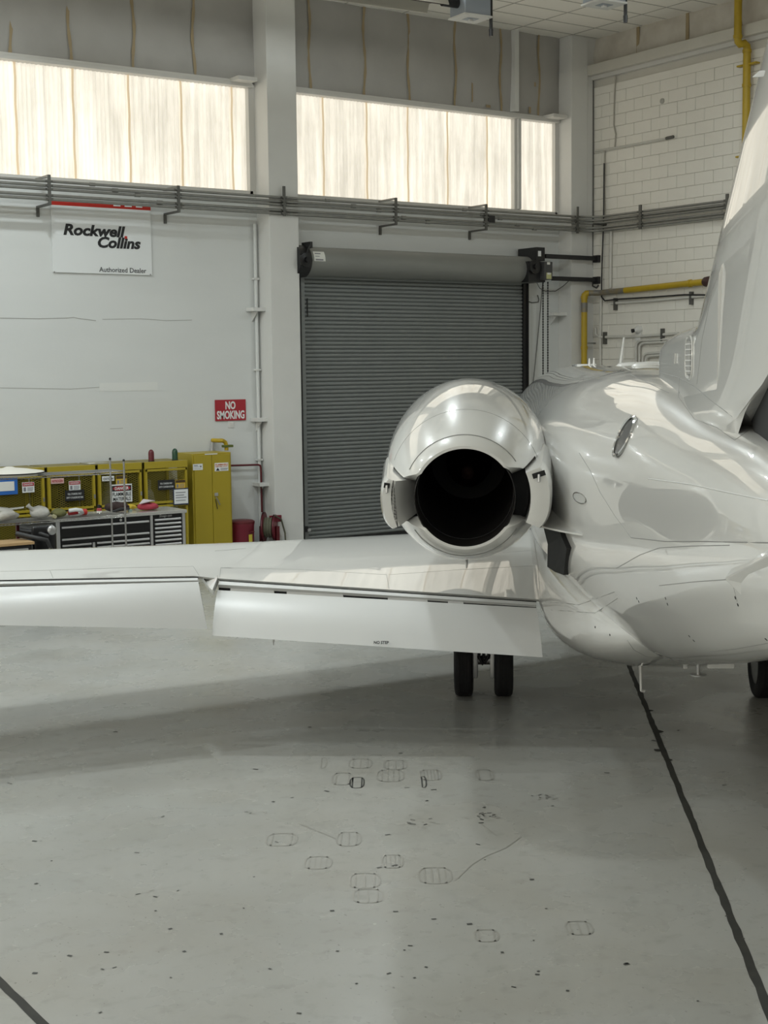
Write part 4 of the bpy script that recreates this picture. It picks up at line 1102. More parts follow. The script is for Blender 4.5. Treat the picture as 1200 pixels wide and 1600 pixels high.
# ---- gas cages, cabinet and the clutter along the back wall
CG = 'yellow mesh gas cylinder cages along the back wall'
CAGES = [(6.45, 7.90, 'leftmost yellow mesh cage with a blue taped paper on its door'), (7.945, 8.70, 'second yellow mesh cage from the left, behind the nitrogen label'),
         (8.745, 9.465, 'third yellow mesh cage from the left, behind the flammable materials sign'), (9.51, 10.245, 'rightmost yellow mesh cage, beside the tall yellow cabinet')]
CF, CB2, CT = YB-.80, YB-.1, 1.60
def diamond(mb, x0, x1, z0, z1, y, p=.034, w=.0065, fx=None):
    """expanded metal: crossing slanted strips clipped to a rectangle"""
    k = .5
    for sg in (1, -1):
        c = -((x1-x0)*k)
        while c < (z1-z0):
            pts = []
            # line z = z0 + c + k*(x-x0)
            xa = x0 if c >= 0 else x0-c/k; za = z0+max(c, 0)
            zb = z0+c+k*(x1-x0); xb = x1
            if zb > z1: xb = x0+(z1-z0-c)/k; zb = z1
            if xb > xa+.004:
                A, B = (xa, za), (xb, zb)
                if sg < 0: A, B = (x0+x1-xa, za), (x0+x1-xb, zb)
                P = [Vector((A[0], y, A[1]-w/2)), Vector((B[0], y, B[1]-w/2)), Vector((B[0], y, B[1]+w/2)), Vector((A[0], y, A[1]+w/2))]
                mb.add(P, [(0, 1, 2, 3)])
            c += p
def cage(x0, x1, label, ix):
    t = thing('gas_cage', label, 'cage', ((x0+x1)/2, CF, 0), group=CG)
    b = .045
    for x in (x0, x1-b):
        for y in (CF, CB2-b): MB().box(x, x+b, y, y+b, 0, CT).build('post', M_YEL, t, bevel=.003)
    MB().box(x0, x1, CF-.012, CF+b, CT-.10, CT+.005).build('top_rail', M_YEL, t, bevel=.004)
    MB().box(x0, x1, CF, CF+b, .06, .12).build('bottom_rail', M_YEL, t, bevel=.003)
    MB().box(x0+.0, x1-.0, CF, CB2, CT-.012, CT).build('roof_sheet', mat('olive_roof', (.20, .165, .04), .6, noise=(4, .5, (.28, .24, .12))), t)
    MB().box(x0+.01, x1-.01, CB2-.01, CB2, .06, CT-.02).build('back_sheet', mat('olive_back', (.115, .09, .012), .6), t)
    MB().box(x0+.02, x0+.024, CF+b, CB2-b, .1, CT-.1).build('side_sheet', mat('olive_back', (.115, .09, .012)), t)
    # upper and lower door frames
    zm = .94
    for z0, z1 in ((zm+.012, CT-.11), (.14, zm-.012)):
        for xa, xb, za, zb in ((x0+.012, x0+.042, z0, z1), (x1-.042, x1-.012, z0, z1), (x0+.012, x1-.012, z1-.035, z1), (x0+.012, x1-.012, z0, z0+.035)):
            MB().box(xa, xb, CF-.018, CF+.02, za, zb).build('door_frame', M_YEL, t, bevel=.003)
        mb = MB(); diamond(mb, x0+.035, x1-.035, z0+.03, z1-.03, CF+.002); mb.build('mesh_panel', M_MESH, t, kind='stuff')
    MB().box(x1-.04, x1-.015, CF-.03, CF-.015, 1.1, 1.16).build('latch', M_STEEL, t)
for i, c in enumerate(CAGES): cage(*c, i)
def gas_cylinder(x, y, h, r, m, label):
    MB().lathe([(0, r*.95), (.03, r), (h-.25, r), (h-.12, r*.8), (h-.06, r*.42), (h-.05, r*.42), (h-.04, r*.5), (h+.06, r*.5), (h+.09, r*.3)], (x, y, .0), (0, 0, 1), 20).build('gas_cylinder', m, smooth=40, label=label, cat='cylinder', group='gas cylinders inside the cages')
gas_cylinder(9.05, YB-.45, 1.25, .115, M_CYL, 'grey gas cylinder inside the third cage behind the flammable materials sign')
gas_cylinder(9.72, YB-.45, 1.22, .115, M_CYL, 'grey gas cylinder inside the rightmost cage, left of the black sign')
gas_cylinder(8.3, YB-.45, 1.2, .115, M_SOOT, 'dark gas cylinder inside the second cage')
# domed caps standing on the cage roof
for px, py0, py1, m, lab in ((236.5, 708, 722, M_REDD, 'dark red domed beacon standing on the cage roof'), (273.5, 705.5, 720, M_GREEN, 'dark green domed beacon standing on the cage roof')):
    p = onY(px, py1, CF+.1); r = .045
    t = thing('signal_beacon', lab, 'beacon', (p.x, p.y, CT))
    MB().lathe([(0, r), (.13, r), (.155, r*.9), (.178, r*.6), (.188, .006)], (p.x, p.y, CT+.003), (0, 0, 1), 20).build('dome', m, t, smooth=40)
    MB().lathe([(0, r*1.08), (.018, r*1.08)], (p.x, p.y, CT+.001), (0, 0, 1), 20).build('collar', M_BLACK, t)
# boxes and sheets lying on the roofs
for px, py, w, dpt, lab in ((150, 726, .35, .3, 'flat pale sheet lying on the second cage roof'),):
    p = onY(px, py, CF+.3); tt = thing('flat_sheet', lab, 'sheet', (p.x, CF+.3, CT+.003))
    MB().box(p.x-w/2, p.x+w/2, CF+.15, CF+.15+dpt, CT+.003, CT+.012).build('sheet', mat('grey_card', (.35, .34, .28), .7), tt); MB().box(p.x-w/2+.03, p.x-w/2+.12, CF+.2, CF+.3, CT+.012, CT+.016).build('sticker', M_PAPER, tt)

# signs hung on the cages
SY = CF-.034
def lines_print(t, x0, x1, z0, z1, Y, rows, m=None):
    for u0, u1, v, h in rows:
        MB().box(x0+(x1-x0)*u0, x0+(x1-x0)*u1, Y-.0012, Y, z0+(z1-z0)*v, z0+(z1-z0)*(v+h)).build('print_line', m or mat('print_grey', (.2, .2, .22), .6), t)
def small_danger(t, x0, x1, z0, z1, Y):
    MB().box(x0+.006, x1-.006, Y-.002, Y, z0+(z1-z0)*.62, z1-.006).build('danger_band', M_SIGNR, t)
    w = x1-x0
    letters('lettering', 'DANGER', M_SIGNW, t, (x0+.12*w, Y-.0035, z0+(z1-z0)*.70), (z1-z0)*.27, width=.76*w, ex=EXB)
    lines_print(t, x0, x1, z0, z1, Y, ((.1, .3, .12, .40), (.4, .9, .42, .07), (.4, .9, .28, .07), (.4, .85, .14, .07)))
def black_sign(t, x0, x1, z0, z1, Y):
    w = x1-x0; h = z1-z0
    letters('lettering', 'FULL CYLINDERS ONLY', M_SIGNW, t, (x0+.14*w, Y-.0025, z0+h*.56), h*.25, width=.72*w, ex=EXB)
    letters('lettering', 'EMPTY CYLINDERS RETURN', M_SIGNW, t, (x0+.07*w, Y-.0025, z0+h*.22), h*.25, width=.86*w, ex=EXB)
def taped(t, x0, x1, z0, z1, Y):
    MB().box(x0+.05, x1-.05, Y-.003, Y, z0+.055, z1-.05).build('paper', M_PAPER, t)
def big_danger(t, x0, x1, z0, z1, Y):
    w = x1-x0; h = z1-z0
    MB().box(x0+.04*w, x1-.04*w, Y-.002, Y, z0+h*.62, z0+h*.93).build('black_band', M_INK, t)
    MB().prism([(x0+w*.5+w*.42*math.copysign(abs(math.cos(2*PI*k/24))**.6, math.cos(2*PI*k/24)), Y-.004, z0+h*.775+h*.125*math.sin(2*PI*k/24)) for k in range(24)], (0, .002, 0)).build('red_oval', M_SIGNR, t)
    letters('lettering', 'DANGER', M_SIGNW, t, (x0+.17*w, Y-.0055, z0+h*.70), h*.22, width=.66*w, bold=.0015, ex=EXB)
    letters('lettering', 'FLAMMABLE', M_INK, t, (x0+.06*w, Y-.002, z0+h*.36), h*.28, width=.88*w, bold=.001, ex=EXB)
    letters('lettering', 'MATERIALS', M_INK, t, (x0+.08*w, Y-.002, z0+h*.09), h*.28, width=.84*w, bold=.001, ex=EXB)
def yellow_caution(t, x0, x1, z0, z1, Y):
    MB().box(x0+.004, x1-.004, Y-.002, Y, z0+(z1-z0)*.66, z1-.004).build('black_band', mat('print_brown', (.06, .035, .01), .6), t)
    lines_print(t, x0, x1, z0, z1, Y, ((.1, .3, .1, .4), (.4, .9, .45, .07), (.4, .9, .28, .07), (.4, .85, .12, .07)))
def framed(t, x0, x1, z0, z1, Y):
    MB().box(x0+.015, x1-.012, Y-.003, Y, z0+.02, z1-.018).build('paper', M_SIGNW, t)
    lines_print(t, x0, x1, z0, z1, Y-.003, ((.15, .8, .72, .05), (.15, .7, .56, .05), (.15, .85, .42, .05), (.15, .8, .25, .04)))
M_PINK = mat('faded_pink_card', (.62, .40, .38), .6); M_CAU = mat('caution_yellow', (.62, .40, .03), .5); M_NAVY = mat('navy_frame', (.02, .03, .07), .5)
sign('taped_notice', 'white paper notice edged with blue tape on the leftmost cage', -22, 749, 28, 772, SY, M_BLUE, extra=taped, depth=.004)
sign('danger_sign', 'small white danger sign with red header on the leftmost cage', 34.5, 754, 54, 769, SY, M_SIGNW, extra=small_danger, depth=.004)
sign('nitrogen_label', 'small pink nitrogen label on the second cage', 79.5, 748, 100, 755, SY, M_PINK, (('NITROGEN', .08, .24, .84, .5, M_SIGNR, .0005),), depth=.003)
sign('danger_sign', 'small white danger sign with red header above a black sign on the second cage', 107.5, 752, 126, 766, SY, M_SIGNW, extra=small_danger, depth=.004)
sign('cylinder_sign', 'black sign with white lettering on the second cage', 101.5, 766.5, 132, 781.5, SY, M_INK, extra=black_sign, depth=.006)
sign('oxygen_label', 'small white oxygen label on the third cage', 159.5, 744.5, 178.5, 751, SY, M_SIGNW, (('OXYGEN', .08, .22, .84, .5, M_INK, .0008),), depth=.003)
sign('caution_sign', 'small yellow caution sign above the flammable materials sign', 181, 743.5, 198, 757, SY, M_CAU, extra=yellow_caution, depth=.003)
sign('flammable_sign', 'white danger flammable materials sign hung on the third cage', 173.5, 757.5, 207, 783.5, SY-.012, M_SIGNW, extra=big_danger, depth=.006)
sign('cylinder_sign', 'black sign with white lettering on the rightmost cage', 246.5, 750.5, 273, 764.5, SY, M_INK, extra=black_sign, depth=.006)
sign('caution_sign', 'small yellow caution sign beside the black sign on the rightmost cage', 274, 750, 290, 762.5, SY, M_CAU, extra=yellow_caution, depth=.003)
sign('framed_notice', 'white printed notice in a dark frame hung on the rightmost cage', 270.5, 763.5, 295, 788, SY-.012, M_NAVY, extra=framed, depth=.008)

# ---- tall yellow cabinet
cx0, cx1, cy0, cy1, ch = 10.40, 11.10, YB-.68, YB-.13, 1.69
cab = thing('safety_cabinet', 'tall yellow two door flammables cabinet beside the cages', 'cabinet', ((cx0+cx1)/2, cy0, 0))
MB().box(cx0, cx1, cy0+.02, cy1, .05, ch).build('body', M_YEL, cab, bevel=.008)
MB().box(cx0+.03, cx1-.03, cy0+.05, cy1-.03, 0, .05).build('plinth', M_BLACK, cab)
xm = (cx0+cx1)/2-.005
for a, b in ((cx0+.03, xm-.004), (xm+.004, cx1-.03)):
    d = MB().box(a, b, cy0, cy0+.03, .09, ch-.03).build('door', M_YEL, cab, bevel=.004)
    if b > xm+.1:
        MB().box(xm+.03, xm+.09, cy0-.016, cy0, 1.0, 1.05).build('lock_plate', M_ALU, d)
        MB().tube([(xm+.05, cy0-.02, .98), (xm+.05, cy0-.05, .96), (xm+.10, cy0-.05, .86)], .010, 8).build('handle', M_STEEL, d)
        MB().tube([(xm+.045, cy0-.012, .95), (xm+.07, cy0-.02, .79)], .006, 6).build('key_cord', M_BLACK, d)
        x0, z0 = onY(335.5, 736.5, cy0).x, onY(335.5, 736.5, cy0).z; x1, z1 = onY(356.5, 722.5, cy0).x, onY(356.5, 722.5, cy0).z
        MB().box(x0, x1, cy0-.003, cy0, z0, z1).build('warning_label', M_SIGNW, d)
        w = x1-x0; h = z1-z0; M_ORG = mat('label_orange', (.55, .13, .02), .5)
        letters('lettering', 'FLAMMABLE', M_ORG, d, (x0+.05*w, cy0-.004, z0+.70*h), h*.27, width=.9*w, bold=.0008, ex=EXB)
        letters('lettering', 'KEEP FIRE AWAY', M_ORG, d, (x0+.05*w, cy0-.004, z0+.50*h), h*.18, width=.9*w, bold=.0004, ex=EXB)
        MB().prism([(x0+.08*w, cy0-.004, z0+.06*h), (x0+.36*w, cy0-.004, z0+.06*h), (x0+.22*w, cy0-.004, z0+.42*h)], (0, .001, 0)).build('warning_triangle', M_INK, d)
        lines_print(d, x0, x1, z0, z1, cy0-.003, ((.42, .95, .30, .05), (.42, .95, .2, .05), (.42, .9, .1, .05)))
    else:
        x0, z0 = onY(301.5, 735, cy0).x, onY(301.5, 735, cy0).z; x1, z1 = onY(316.5, 724.5, cy0).x, onY(316.5, 724.5, cy0).z
        MB().box(x0, x1, cy0-.003, cy0, z0, z1).build('rating_label', M_SIGNW, d)
        lines_print(d, x0, x1, z0, z1, cy0-.003, ((.1, .5, .70, .12), (.7, .88, .45, .25), (.1, .6, .5, .06), (.1, .85, .2, .05)))
MB().box(xm-.12, xm+.1, cy0-.002, cy0+.01, ch-.024, ch-.01).build('top_label', M_SIGNW, cab)
# yellow vent pipe above it
gv = thing('vent_pipe', 'short bent yellow pipe with valve above the tall cabinet', 'pipe', onY(355, 706, YB-.15))
pA, pB, pC = onY(332, 688, YB-.02), onY(350, 689.5, YB-.2), onY(354, 706, YB-.2)
MB().tube([pA, pA+Vector((.02, -.15, 0)), pA+Vector((.07, -.2, 0)), Vector((pB.x-.02, YB-.2, pA.z-.005)), Vector((pC.x-.02, YB-.2, pA.z-.03)), Vector((pC.x, YB-.2, pA.z-.09)), Vector((pC.x, YB-.2, ch))], .034, 12).build('pipe', M_YELP, gv, smooth=60)
MB().box(pC.x-.07, pC.x+.11, YB-.24, YB-.16, ch+.05, ch+.09).build('valve_handle', mat('valve_green', (.10, .13, .02), .5), gv, bevel=.008)
q = onY(331, 690, YB-.03); MB().tube([(q.x, YB-.05, q.z-.01), (q.x-.02, YB-.05, ch-.05)], .03, 10).build('flex_conduit', mat('grey_flex', (.4, .4, .4), .5), gv, smooth=60)

# ---- red can and hose reel
p = onY(386.5, 820, YB-.65); CX0, CYc, CR = p.x+.0, YB-.45, .21
can = thing('waste_can', 'dark red round oily waste can beside the yellow cabinet', 'bin', (CX0, CYc, 0))
zt = onY(386, 816, YB-.66).z
MB().lathe([(.02, CR*.92), (.04, CR*.95), (zt-.06, CR), (zt-.05, CR*1.03), (zt-.03, CR*1.03), (zt-.03, CR*.98)], (CX0, CYc, 0), (0, 0, 1), 32).build('drum', M_RED, can, smooth=40)
MB().lathe([(zt-.03, CR*1.05), (zt+.0, CR*1.05), (zt+.02, CR*.9), (zt+.03, .01)], (CX0, CYc, 0), (0, 0, 1), 32).build('lid', M_REDD, can, smooth=40)
MB().box(CX0-.09, CX0+.09, CYc-CR-.10, CYc-CR*.8, .0, .03).build('foot_pedal', M_BLACK, can)
a = onY(385, 845, CYc-CR-.005); b = onY(399, 838, CYc-CR-.005)
vs = []
for i in range(5):
    th = math.radians(-86+22*i/4); 
    for z in (.19, .33): vs.append((CX0+(CR+.004)*math.cos(th)*1.0, CYc+(CR+.004)*math.sin(th), z))
MB().add(vs, [(2*i, 2*i+2, 2*i+3, 2*i+1) for i in range(4)]).build('yellow_label', mat('label_yellow', (.62, .52, .06), .5), can)
MB().box(CX0+.03, CX0+.12, CYc-CR-.014, CYc-CR+.02, zt-.17, zt-.15).build('side_handle', M_REDD, can, bevel=.004)
RX, RY, RZ = onY(421, 830, YB-.5).x, YB-.5, .40
reel = thing('hose_reel', 'dark red hose reel on the floor at the foot of the pier', 'hose reel', (RX, RY, 0))
ax = Vector((.75, -.66, 0)).normalized()
for sgn, rr in ((-1, .25), (1, .21)):
    o = Vector((RX, RY, RZ))+ax*(.09*sgn)
    MB().lathe([(-.012, rr), (-.012, .05), (.012, .05), (.012, rr)], o, ax, 28).build('side_disc', M_REDD, reel, smooth=35)
    MB().lathe([(-.014, rr*1.03), (-.014, rr*.9), (.014, rr*.9), (.014, rr*1.03)], o, ax, 28).build('disc_rim', M_RED, reel, smooth=35)
for k in range(7):
    o = Vector((RX, RY, RZ))+ax*(-.07+.0233*k); pts = []
    e1 = Vector((-ax.y, ax.x, 0)); rr = .15+.012*(k % 2)
    pts = [o+e1*(rr*math.cos(2*PI*i/24))+Vector((0, 0, rr*math.sin(2*PI*i/24))) for i in range(25)]
    MB().tube(pts, .013, 6).build('hose_coil', M_HOSE, reel, smooth=60)
MB().tube([Vector((RX+.05, RY-.1, RZ+.2)), Vector((RX+.22, RY-.02, RZ+.12)), Vector((RX+.30, RY, RZ-.12)), Vector((RX+.31, RY, 0.02))], .014, 8).build('hose_tail', M_HOSE, reel, smooth=60)
for d in (-.13, .13): MB().box(RX+d*.75-.03, RX+d*.75+.03, RY-d*.66-.03, RY-d*.66+.03, 0, RZ+.02).build('stand_leg', M_REDD, reel)
MB().box(RX+.02, RX+.24, RY+.0, RY+.04, RZ+.08, RZ+.19).build('mount_plate', M_RED, reel, bevel=.004)
# red air line on the wall
rl = thing('air_line', 'thin dark red pipe on the wall from the cabinet down to the hose reel', 'pipe', (11.9, YB-.12, .6))
pA, pB, pC = onY(345, 728, YB-.12), onY(407.5, 726, YB-.12), onY(410.5, 808, YB-.12)
MB().tube([pA, pB-Vector((.05, 0, 0)), Vector((pB.x-.012, pB.y, pB.z-.012)), Vector((pB.x, pB.y, pB.z-.05)), Vector((pB.x+.005, pB.y, .62))], .017, 8).build('pipe', M_REDD, rl, smooth=60)
for z in (1.1,): MB().box(pB.x-.03, pB.x+.03, YB-.14, YB, z-.012, z+.012).build('pipe_clip', M_COLUMN, rl)

# ---- black tool chest
TY0, TY1 = 18.30, 18.92
def tz(px, py): return onY(px, py, TY0).z
def tx(px, py=830): return onY(px, py, TY0).x
tc0, tc1, tmid = tx(88.5), tx(289), tx(237)
ttop = tz(290, 796)
chest = thing('tool_chest', 'long black tool chest with aluminium drawer pulls and steel top', 'tool chest', ((tc0+tc1)/2, TY0, 0))
MB().box(tc0, tc1, TY0+.02, TY1, .12, ttop-.05).build('body', M_BLACKG, chest, bevel=.004)
MB().box(tc0-.02, tc1+.03, TY0-.02, TY1+.01, ttop-.045, ttop).build('top', mat('stainless_top', (.72, .72, .71), .25, metal=.75), chest, bevel=.005)
for x, w in ((tc0, .045), (tmid-.02, .04), (tc1-.04, .045)):
    MB().box(x, x+w, TY0-.008, TY0+.03, .12, ttop-.045).build('corner_trim', M_ALU, chest, bevel=.003)
def drawer(x0, x1, z0, z1):
    d = MB().box(x0, x1, TY0+.0, TY0+.025, z0, z1).build('drawer', M_BLACKG, chest, bevel=.003)
    MB().rings([[Vector((x, TY0-y, z1-z)) for y, z in ((0, 0), (.018, .002), (.024, .012), (.022, .026), (.0, .028))] for x in (x0+.012, x1-.012)]).build('drawer_pull', M_ALU, d, smooth=40)
zr = [ttop-.055-.06]                    # rows from pull heights
rowz = [tz(96, 824.5), tz(96, 842), tz(96, 851.5), tz(96, 858.5), tz(96, 866), tz(96, 874)]
xs0, xs1, xmid = tc0+.055, tmid-.03, tx(146)
drawer(xs0, xs1, rowz[1]+.012, rowz[0]+.012); drawer(xs0, xs1, rowz[2]+.012, rowz[1]+.0)
MB().box(xs0, xs1, TY0, TY0+.02, rowz[0]+.024, ttop-.05).build('lid_front', M_BLACKG, chest)
c = Vector((tx(189), TY0-.004, tz(189, 812.5))); MB().lathe([(0, .02), (.006, .018)], c, (0, -1, 0), 12).build('lock', M_ALU, chest)
for i in range(2, 5):
    drawer(xs0, xmid-.03, rowz[i+1]+.012, rowz[i]+.0); drawer(xmid+.03, xs1, rowz[i+1]+.012, rowz[i]+.0)
MB().box(xmid-.018, xmid+.018, TY0-.006, TY0+.02, .13, rowz[2]+.0).build('divider_trim', M_ALU, chest)
rz2 = [tz(240, 812.0+6.5*k) for k in range(8)]
for i in range(7): drawer(tmid+.035, tc1-.055, rz2[i+1]+.010, rz2[i]+.006)
x = tx(249); letters('maker_lettering', 'Snap-on', M_STEEL, chest, (x, TY0-.003, tz(249, 808.2)), .05, width=tx(269)-x, bold=.001, shear=.25, ex=EXB)
for x in (tc0+.12, tc1-.16):
    for y in (TY0+.08, TY1-.1): MB().lathe([(-.02, .05), (-.02, .06), (.02, .06), (.02, .05)], (x, y, .06), (1, 0, 0), 16).build('caster', M_BLACK, chest)
MB().tube([(tc0-.01, TY0+.12, ttop-.10), (tc0-.07, TY0+.12, ttop-.11), (tc0-.07, TY0+.48, ttop-.11), (tc0-.01, TY0+.48, ttop-.10)], .018, 8).build('push_handle', M_ALU, chest, smooth=50)
# things lying on it
def lump(name, label, cat, c, rx, ry, rz, m, seed, rough=.25, group=None, e=2., parts=()):
    random.seed(seed); rs = []; n = 18; k = 9
    ph = [random.uniform(0, 6.28) for _ in range(8)]
    for i in range(k+1):
        v = i/k; zz = -1+2*v; rr = (max(0, 1-abs(zz)**e))**(1/e) if 0 < i < k else .02
        ring = []
        for j in range(n):
            a = 2*PI*j/n
            d = 1+rough*(.5*math.sin(3*a+ph[0]+2*v)+.35*math.sin(5*a+ph[1]-4*v)+.3*math.sin(2*a+ph[2])+.2*math.sin(9*a+ph[3]+6*v))
            ring.append(Vector((c[0]+rx*rr*d*math.cos(a), c[1]+ry*rr*d*math.sin(a), c[2]+rz*(zz+1)*(1+.25*rough*math.sin(4*a+ph[4])))))
        rs.append(ring)
    t = thing(name, label, cat, (c[0], c[1], c[2]), group=group)
    MB().rings(rs).build(name+'_body', m, t, smooth=60)
    return t
def at(px, py, Y): return onY(px, py, Y)
p = at(186, 799, TY0+.25); t = lump('dark_cloth_bundle', 'dark crumpled cloth bundle on the tool chest under the flammable sign', 'cloth', (p.x-.02, TY0+.3, ttop+.002), .16, .12, .07, mat('dark_brown_cloth', (.035, .02, .018), .9, bump=(25, .6)), 3, .3)
MB().tube([(p.x-.15, TY0+.16, ttop+.02), (p.x-.02, TY0+.15, ttop+.06), (p.x+.12, TY0+.17, ttop+.05)], .016, 8).build('strap', M_BLACK, t, smooth=50)
p = at(231, 795, TY0+.2); t = lump('red_bag', 'red bag with pale paper on the tool chest beside the cage door', 'bag', (p.x+.03, TY0+.25, ttop+.002), .17, .10, .055, mat('red_cloth', (.33, .03, .05), .7, bump=(20, .5)), 5, .2)
MB().prism([(p.x-.14, TY0+.18, ttop+.10), (p.x+.02, TY0+.16, ttop+.13), (p.x+.12, TY0+.22, ttop+.125), (p.x-.02, TY0+.30, ttop+.15)], (0, 0, .01)).build('crumpled_paper', mat('pinkish_paper', (.5, .45, .47), .7), t)
p = at(213, 797, TY0+.2); t = lump('yellow_rag', 'yellow rag on the tool chest between the dark cloth and the red bag', 'rag', (p.x+.02, TY0+.45, ttop+.002), .08, .07, .04, mat('rag_yellow', (.5, .36, .03), .8, bump=(25, .6)), 8, .3)
MB().box(p.x-.08, p.x-.03, TY0+.27, TY0+.30, ttop+.002, ttop+.03).build('green_clip', mat('clip_green', (.25, .35, .28), .6), t)

# ---- small bench-top cabinet at the lower left
WY = 17.15
bx1 = onY(54, 845, WY).x; bzt = onY(54, 846, WY).z
bench = thing('tool_cart', 'black roller cabinet with a wooden top at the left edge', 'tool cart', (bx1-.6, WY, 0))
MB().box(bx1-1.5, bx1-.03, WY+.02, WY+.41, .12, bzt-.04).build('body', M_BLACKG, bench, bevel=.006)
MB().box(bx1-1.52, bx1, WY-.0, WY+.43, bzt-.035, bzt).build('wood_top', M_WOOD, bench, bevel=.004)
for k in range(4):
    d = MB().box(bx1-1.47, bx1-.06, WY+.0, WY+.03, bzt-.19-.16*k, bzt-.05-.16*k).build('drawer', M_BLACKG, bench, bevel=.003)
    zz = bzt-.075-.16*k; MB().box(bx1-1.45, bx1-.09, WY-.022, WY+.0, zz-.028, zz).build('drawer_pull', M_ALU, d, bevel=.004)
for x in (bx1-1.4, bx1-.15): MB().lathe([(-.02, .05), (-.02, .06), (.02, .06), (.02, .05)], (x, WY+.12, .06), (1, 0, 0), 16).build('caster', M_BLACK, bench)
# black cart with curved handles beside it
kx = onY(70, 840, WY+.1).x
cart = thing('floor_scrubber', 'black machine with curved handles standing between the two tool chests', 'machine', (kx, WY+.4, 0))
kz = onY(72, 838, WY+.1).z
MB().box(kx-.10, kx+.20, WY+.25, WY+.75, .1, kz+.12).build('body', M_BLACKG, cart, bevel=.04, seg=3)
MB().tube([(kx-.30, WY+.3, kz+.04), (kx-.1, WY+.15, kz-.02), (kx+.02, WY+.1, kz-.05), (kx+.08, WY+.1, kz-.2), (kx+.04, WY+.1, kz-.36)], .035, 10).build('handle', M_BLACK, cart, smooth=60)
MB().tube([(kx-.22, WY+.38, kz+.07), (kx-.02, WY+.28, kz+.03), (kx+.1, WY+.22, kz-.02)], .03, 10).build('handle', M_BLACK, cart, smooth=60)
MB().lathe([(0, .055), (.05, .06), (.1, .06), (.12, .03)], (kx+.14, WY+.3, kz+.05), (0, -1, .1), 16).build('knob', M_STEEL, cart, smooth=40)
MB().prism([(kx-.06, WY+.06, kz-.28), (kx+.05, WY+.06, kz-.14), (kx+.05, WY+.06, kz-.32)], (0, .02, 0)).build('guard_plate', M_CONDUIT, cart)
MB().box(kx-.12, kx-.05, WY+.76, WY+.80, kz-.15, kz+.14).build('red_panel', M_REDD, cart)
MB().lathe([(-.03, .08), (-.03, .1), (.03, .1), (.03, .08)], (kx+.05, WY+.3, .10), (1, 0, 0), 16).build('wheel', M_TIRE, cart)

# ---- chrome wire shelf in front of the chest
RY0, RY1 = 17.62, 18.06
rx1 = onY(195, 780, RY0).x; rx0 = 5.2
zU, zL = onY(194, 735.5, RY0).z, onY(194, 804, RY0).z
rack = thing('wire_shelf', 'chrome wire shelving rack standing in front of the black tool chest', 'shelf', ((rx0+rx1)/2, RY0, 0))
for x in (rx0, rx1):
    for y in (RY0, RY1):
        MB().tube([(x, y, 0), (x, y, zU+.13)], .0135, 10).build('post', M_CHROME, rack, smooth=60)
        MB().lathe([(0, .016), (.02, .016), (.03, .008)], (x, y, zU+.125), (0, 0, 1), 10).build('post_cap', M_BLACK, rack)
for z in (zU, zL):
    sm = MB()
    n = int((rx1-rx0)/.028)
    for i in range(n+1):
        x = rx0+(rx1-rx0)*i/n; sm.box(x-.0055, x+.0055, RY0, RY1, z-.006, z)
    for y in (RY0+.11, RY0+.22, RY0+.33): sm.box(rx0, rx1, y-.006, y+.006, z-.014, z-.006)
    sm.build('shelf_wires', M_WIRE, rack, kind='stuff')
    for y in (RY0, RY1):
        for dz in (0, -.028): MB().tube([(rx0, y, z+dz-.004), (rx1, y, z+dz-.004)], .006, 6).build('shelf_edge', M_CHROME, rack, smooth=60)
    for x in (rx0, rx1): MB().tube([(x, RY0, z-.004), (x, RY1, z-.004)], .006, 6).build('shelf_edge', M_CHROME, rack, smooth=60)
    tr = MB(); k = int((rx1-rx0)/.05)
    for y in (RY0,):
        for i in range(k): tr.tube([(rx0+i*.05, y, z-.03), (rx0+i*.05+.025, y, z-.004), (rx0+i*.05+.05, y, z-.03)], .003, 4)
    tr.build('truss_wire', M_CHROME, rack, kind='stuff')
# round cover on the upper shelf
p = onY(24, 738, RY0+.22); ccx = p.x-.08
cov = thing('round_cover', 'round off-white cover with a dark rim lying on the upper wire shelf', 'cover', (ccx, RY0+.22, zU))
MB().lathe([(.045, .44), (.052, .43), (.085, .22), (.10, .08), (.115, .04), (.118, .005)], (ccx, RY0+.22, zU), (0, 0, 1), 40).build('dome', M_CLOTH, cov, smooth=40)
MB().lathe([(.028, .40), (.030, .44), (.046, .445), (.046, .40)], (ccx, RY0+.22, zU), (0, 0, 1), 40).build('rim', M_BLACK, cov, smooth=30)
MB().lathe([(.0, .36), (.028, .38)], (ccx, RY0+.22, zU), (0, 0, 1), 40).build('base', M_CLOTH, cov, smooth=30)
# lower shelf contents
p = onY(62, 806, RY0+.2); t = lump('plastic_bag', 'tied translucent white plastic bag on the lower wire shelf', 'bag', (p.x, RY0+.2, zL+.002), .135, .11, .085, M_BAG, 11, .18)
MB().tube([(p.x-.09, RY0+.16, zL+.12), (p.x-.15, RY0+.15, zL+.17), (p.x-.175, RY0+.15, zL+.195)], [.035, .022, .034], 8).build('knot', M_BAG, t, smooth=60)
p = onY(12, 812, RY0+.15); t = lump('plastic_wrap', 'crumpled clear plastic wrap at the left end of the lower wire shelf', 'wrap', (p.x-.1, RY0+.2, zL+.002), .25, .15, .09, M_BAG, 12, .3)
MB().prism([(p.x-.4, RY0+.06, zL+.13), (p.x+.2, RY0+.1, zL+.165), (p.x+.22, RY0+.14, zL+.175), (p.x-.4, RY0+.16, zL+.15)], (0, 0, .008)).build('sheet_edge', M_BAG, t)
p = onY(91, 800, RY0+.2); t = lump('olive_cloth', 'olive cloth bundle on the lower wire shelf', 'cloth', (p.x, RY0+.2, zL+.002), .10, .10, .06, M_OLIVE, 13, .2)
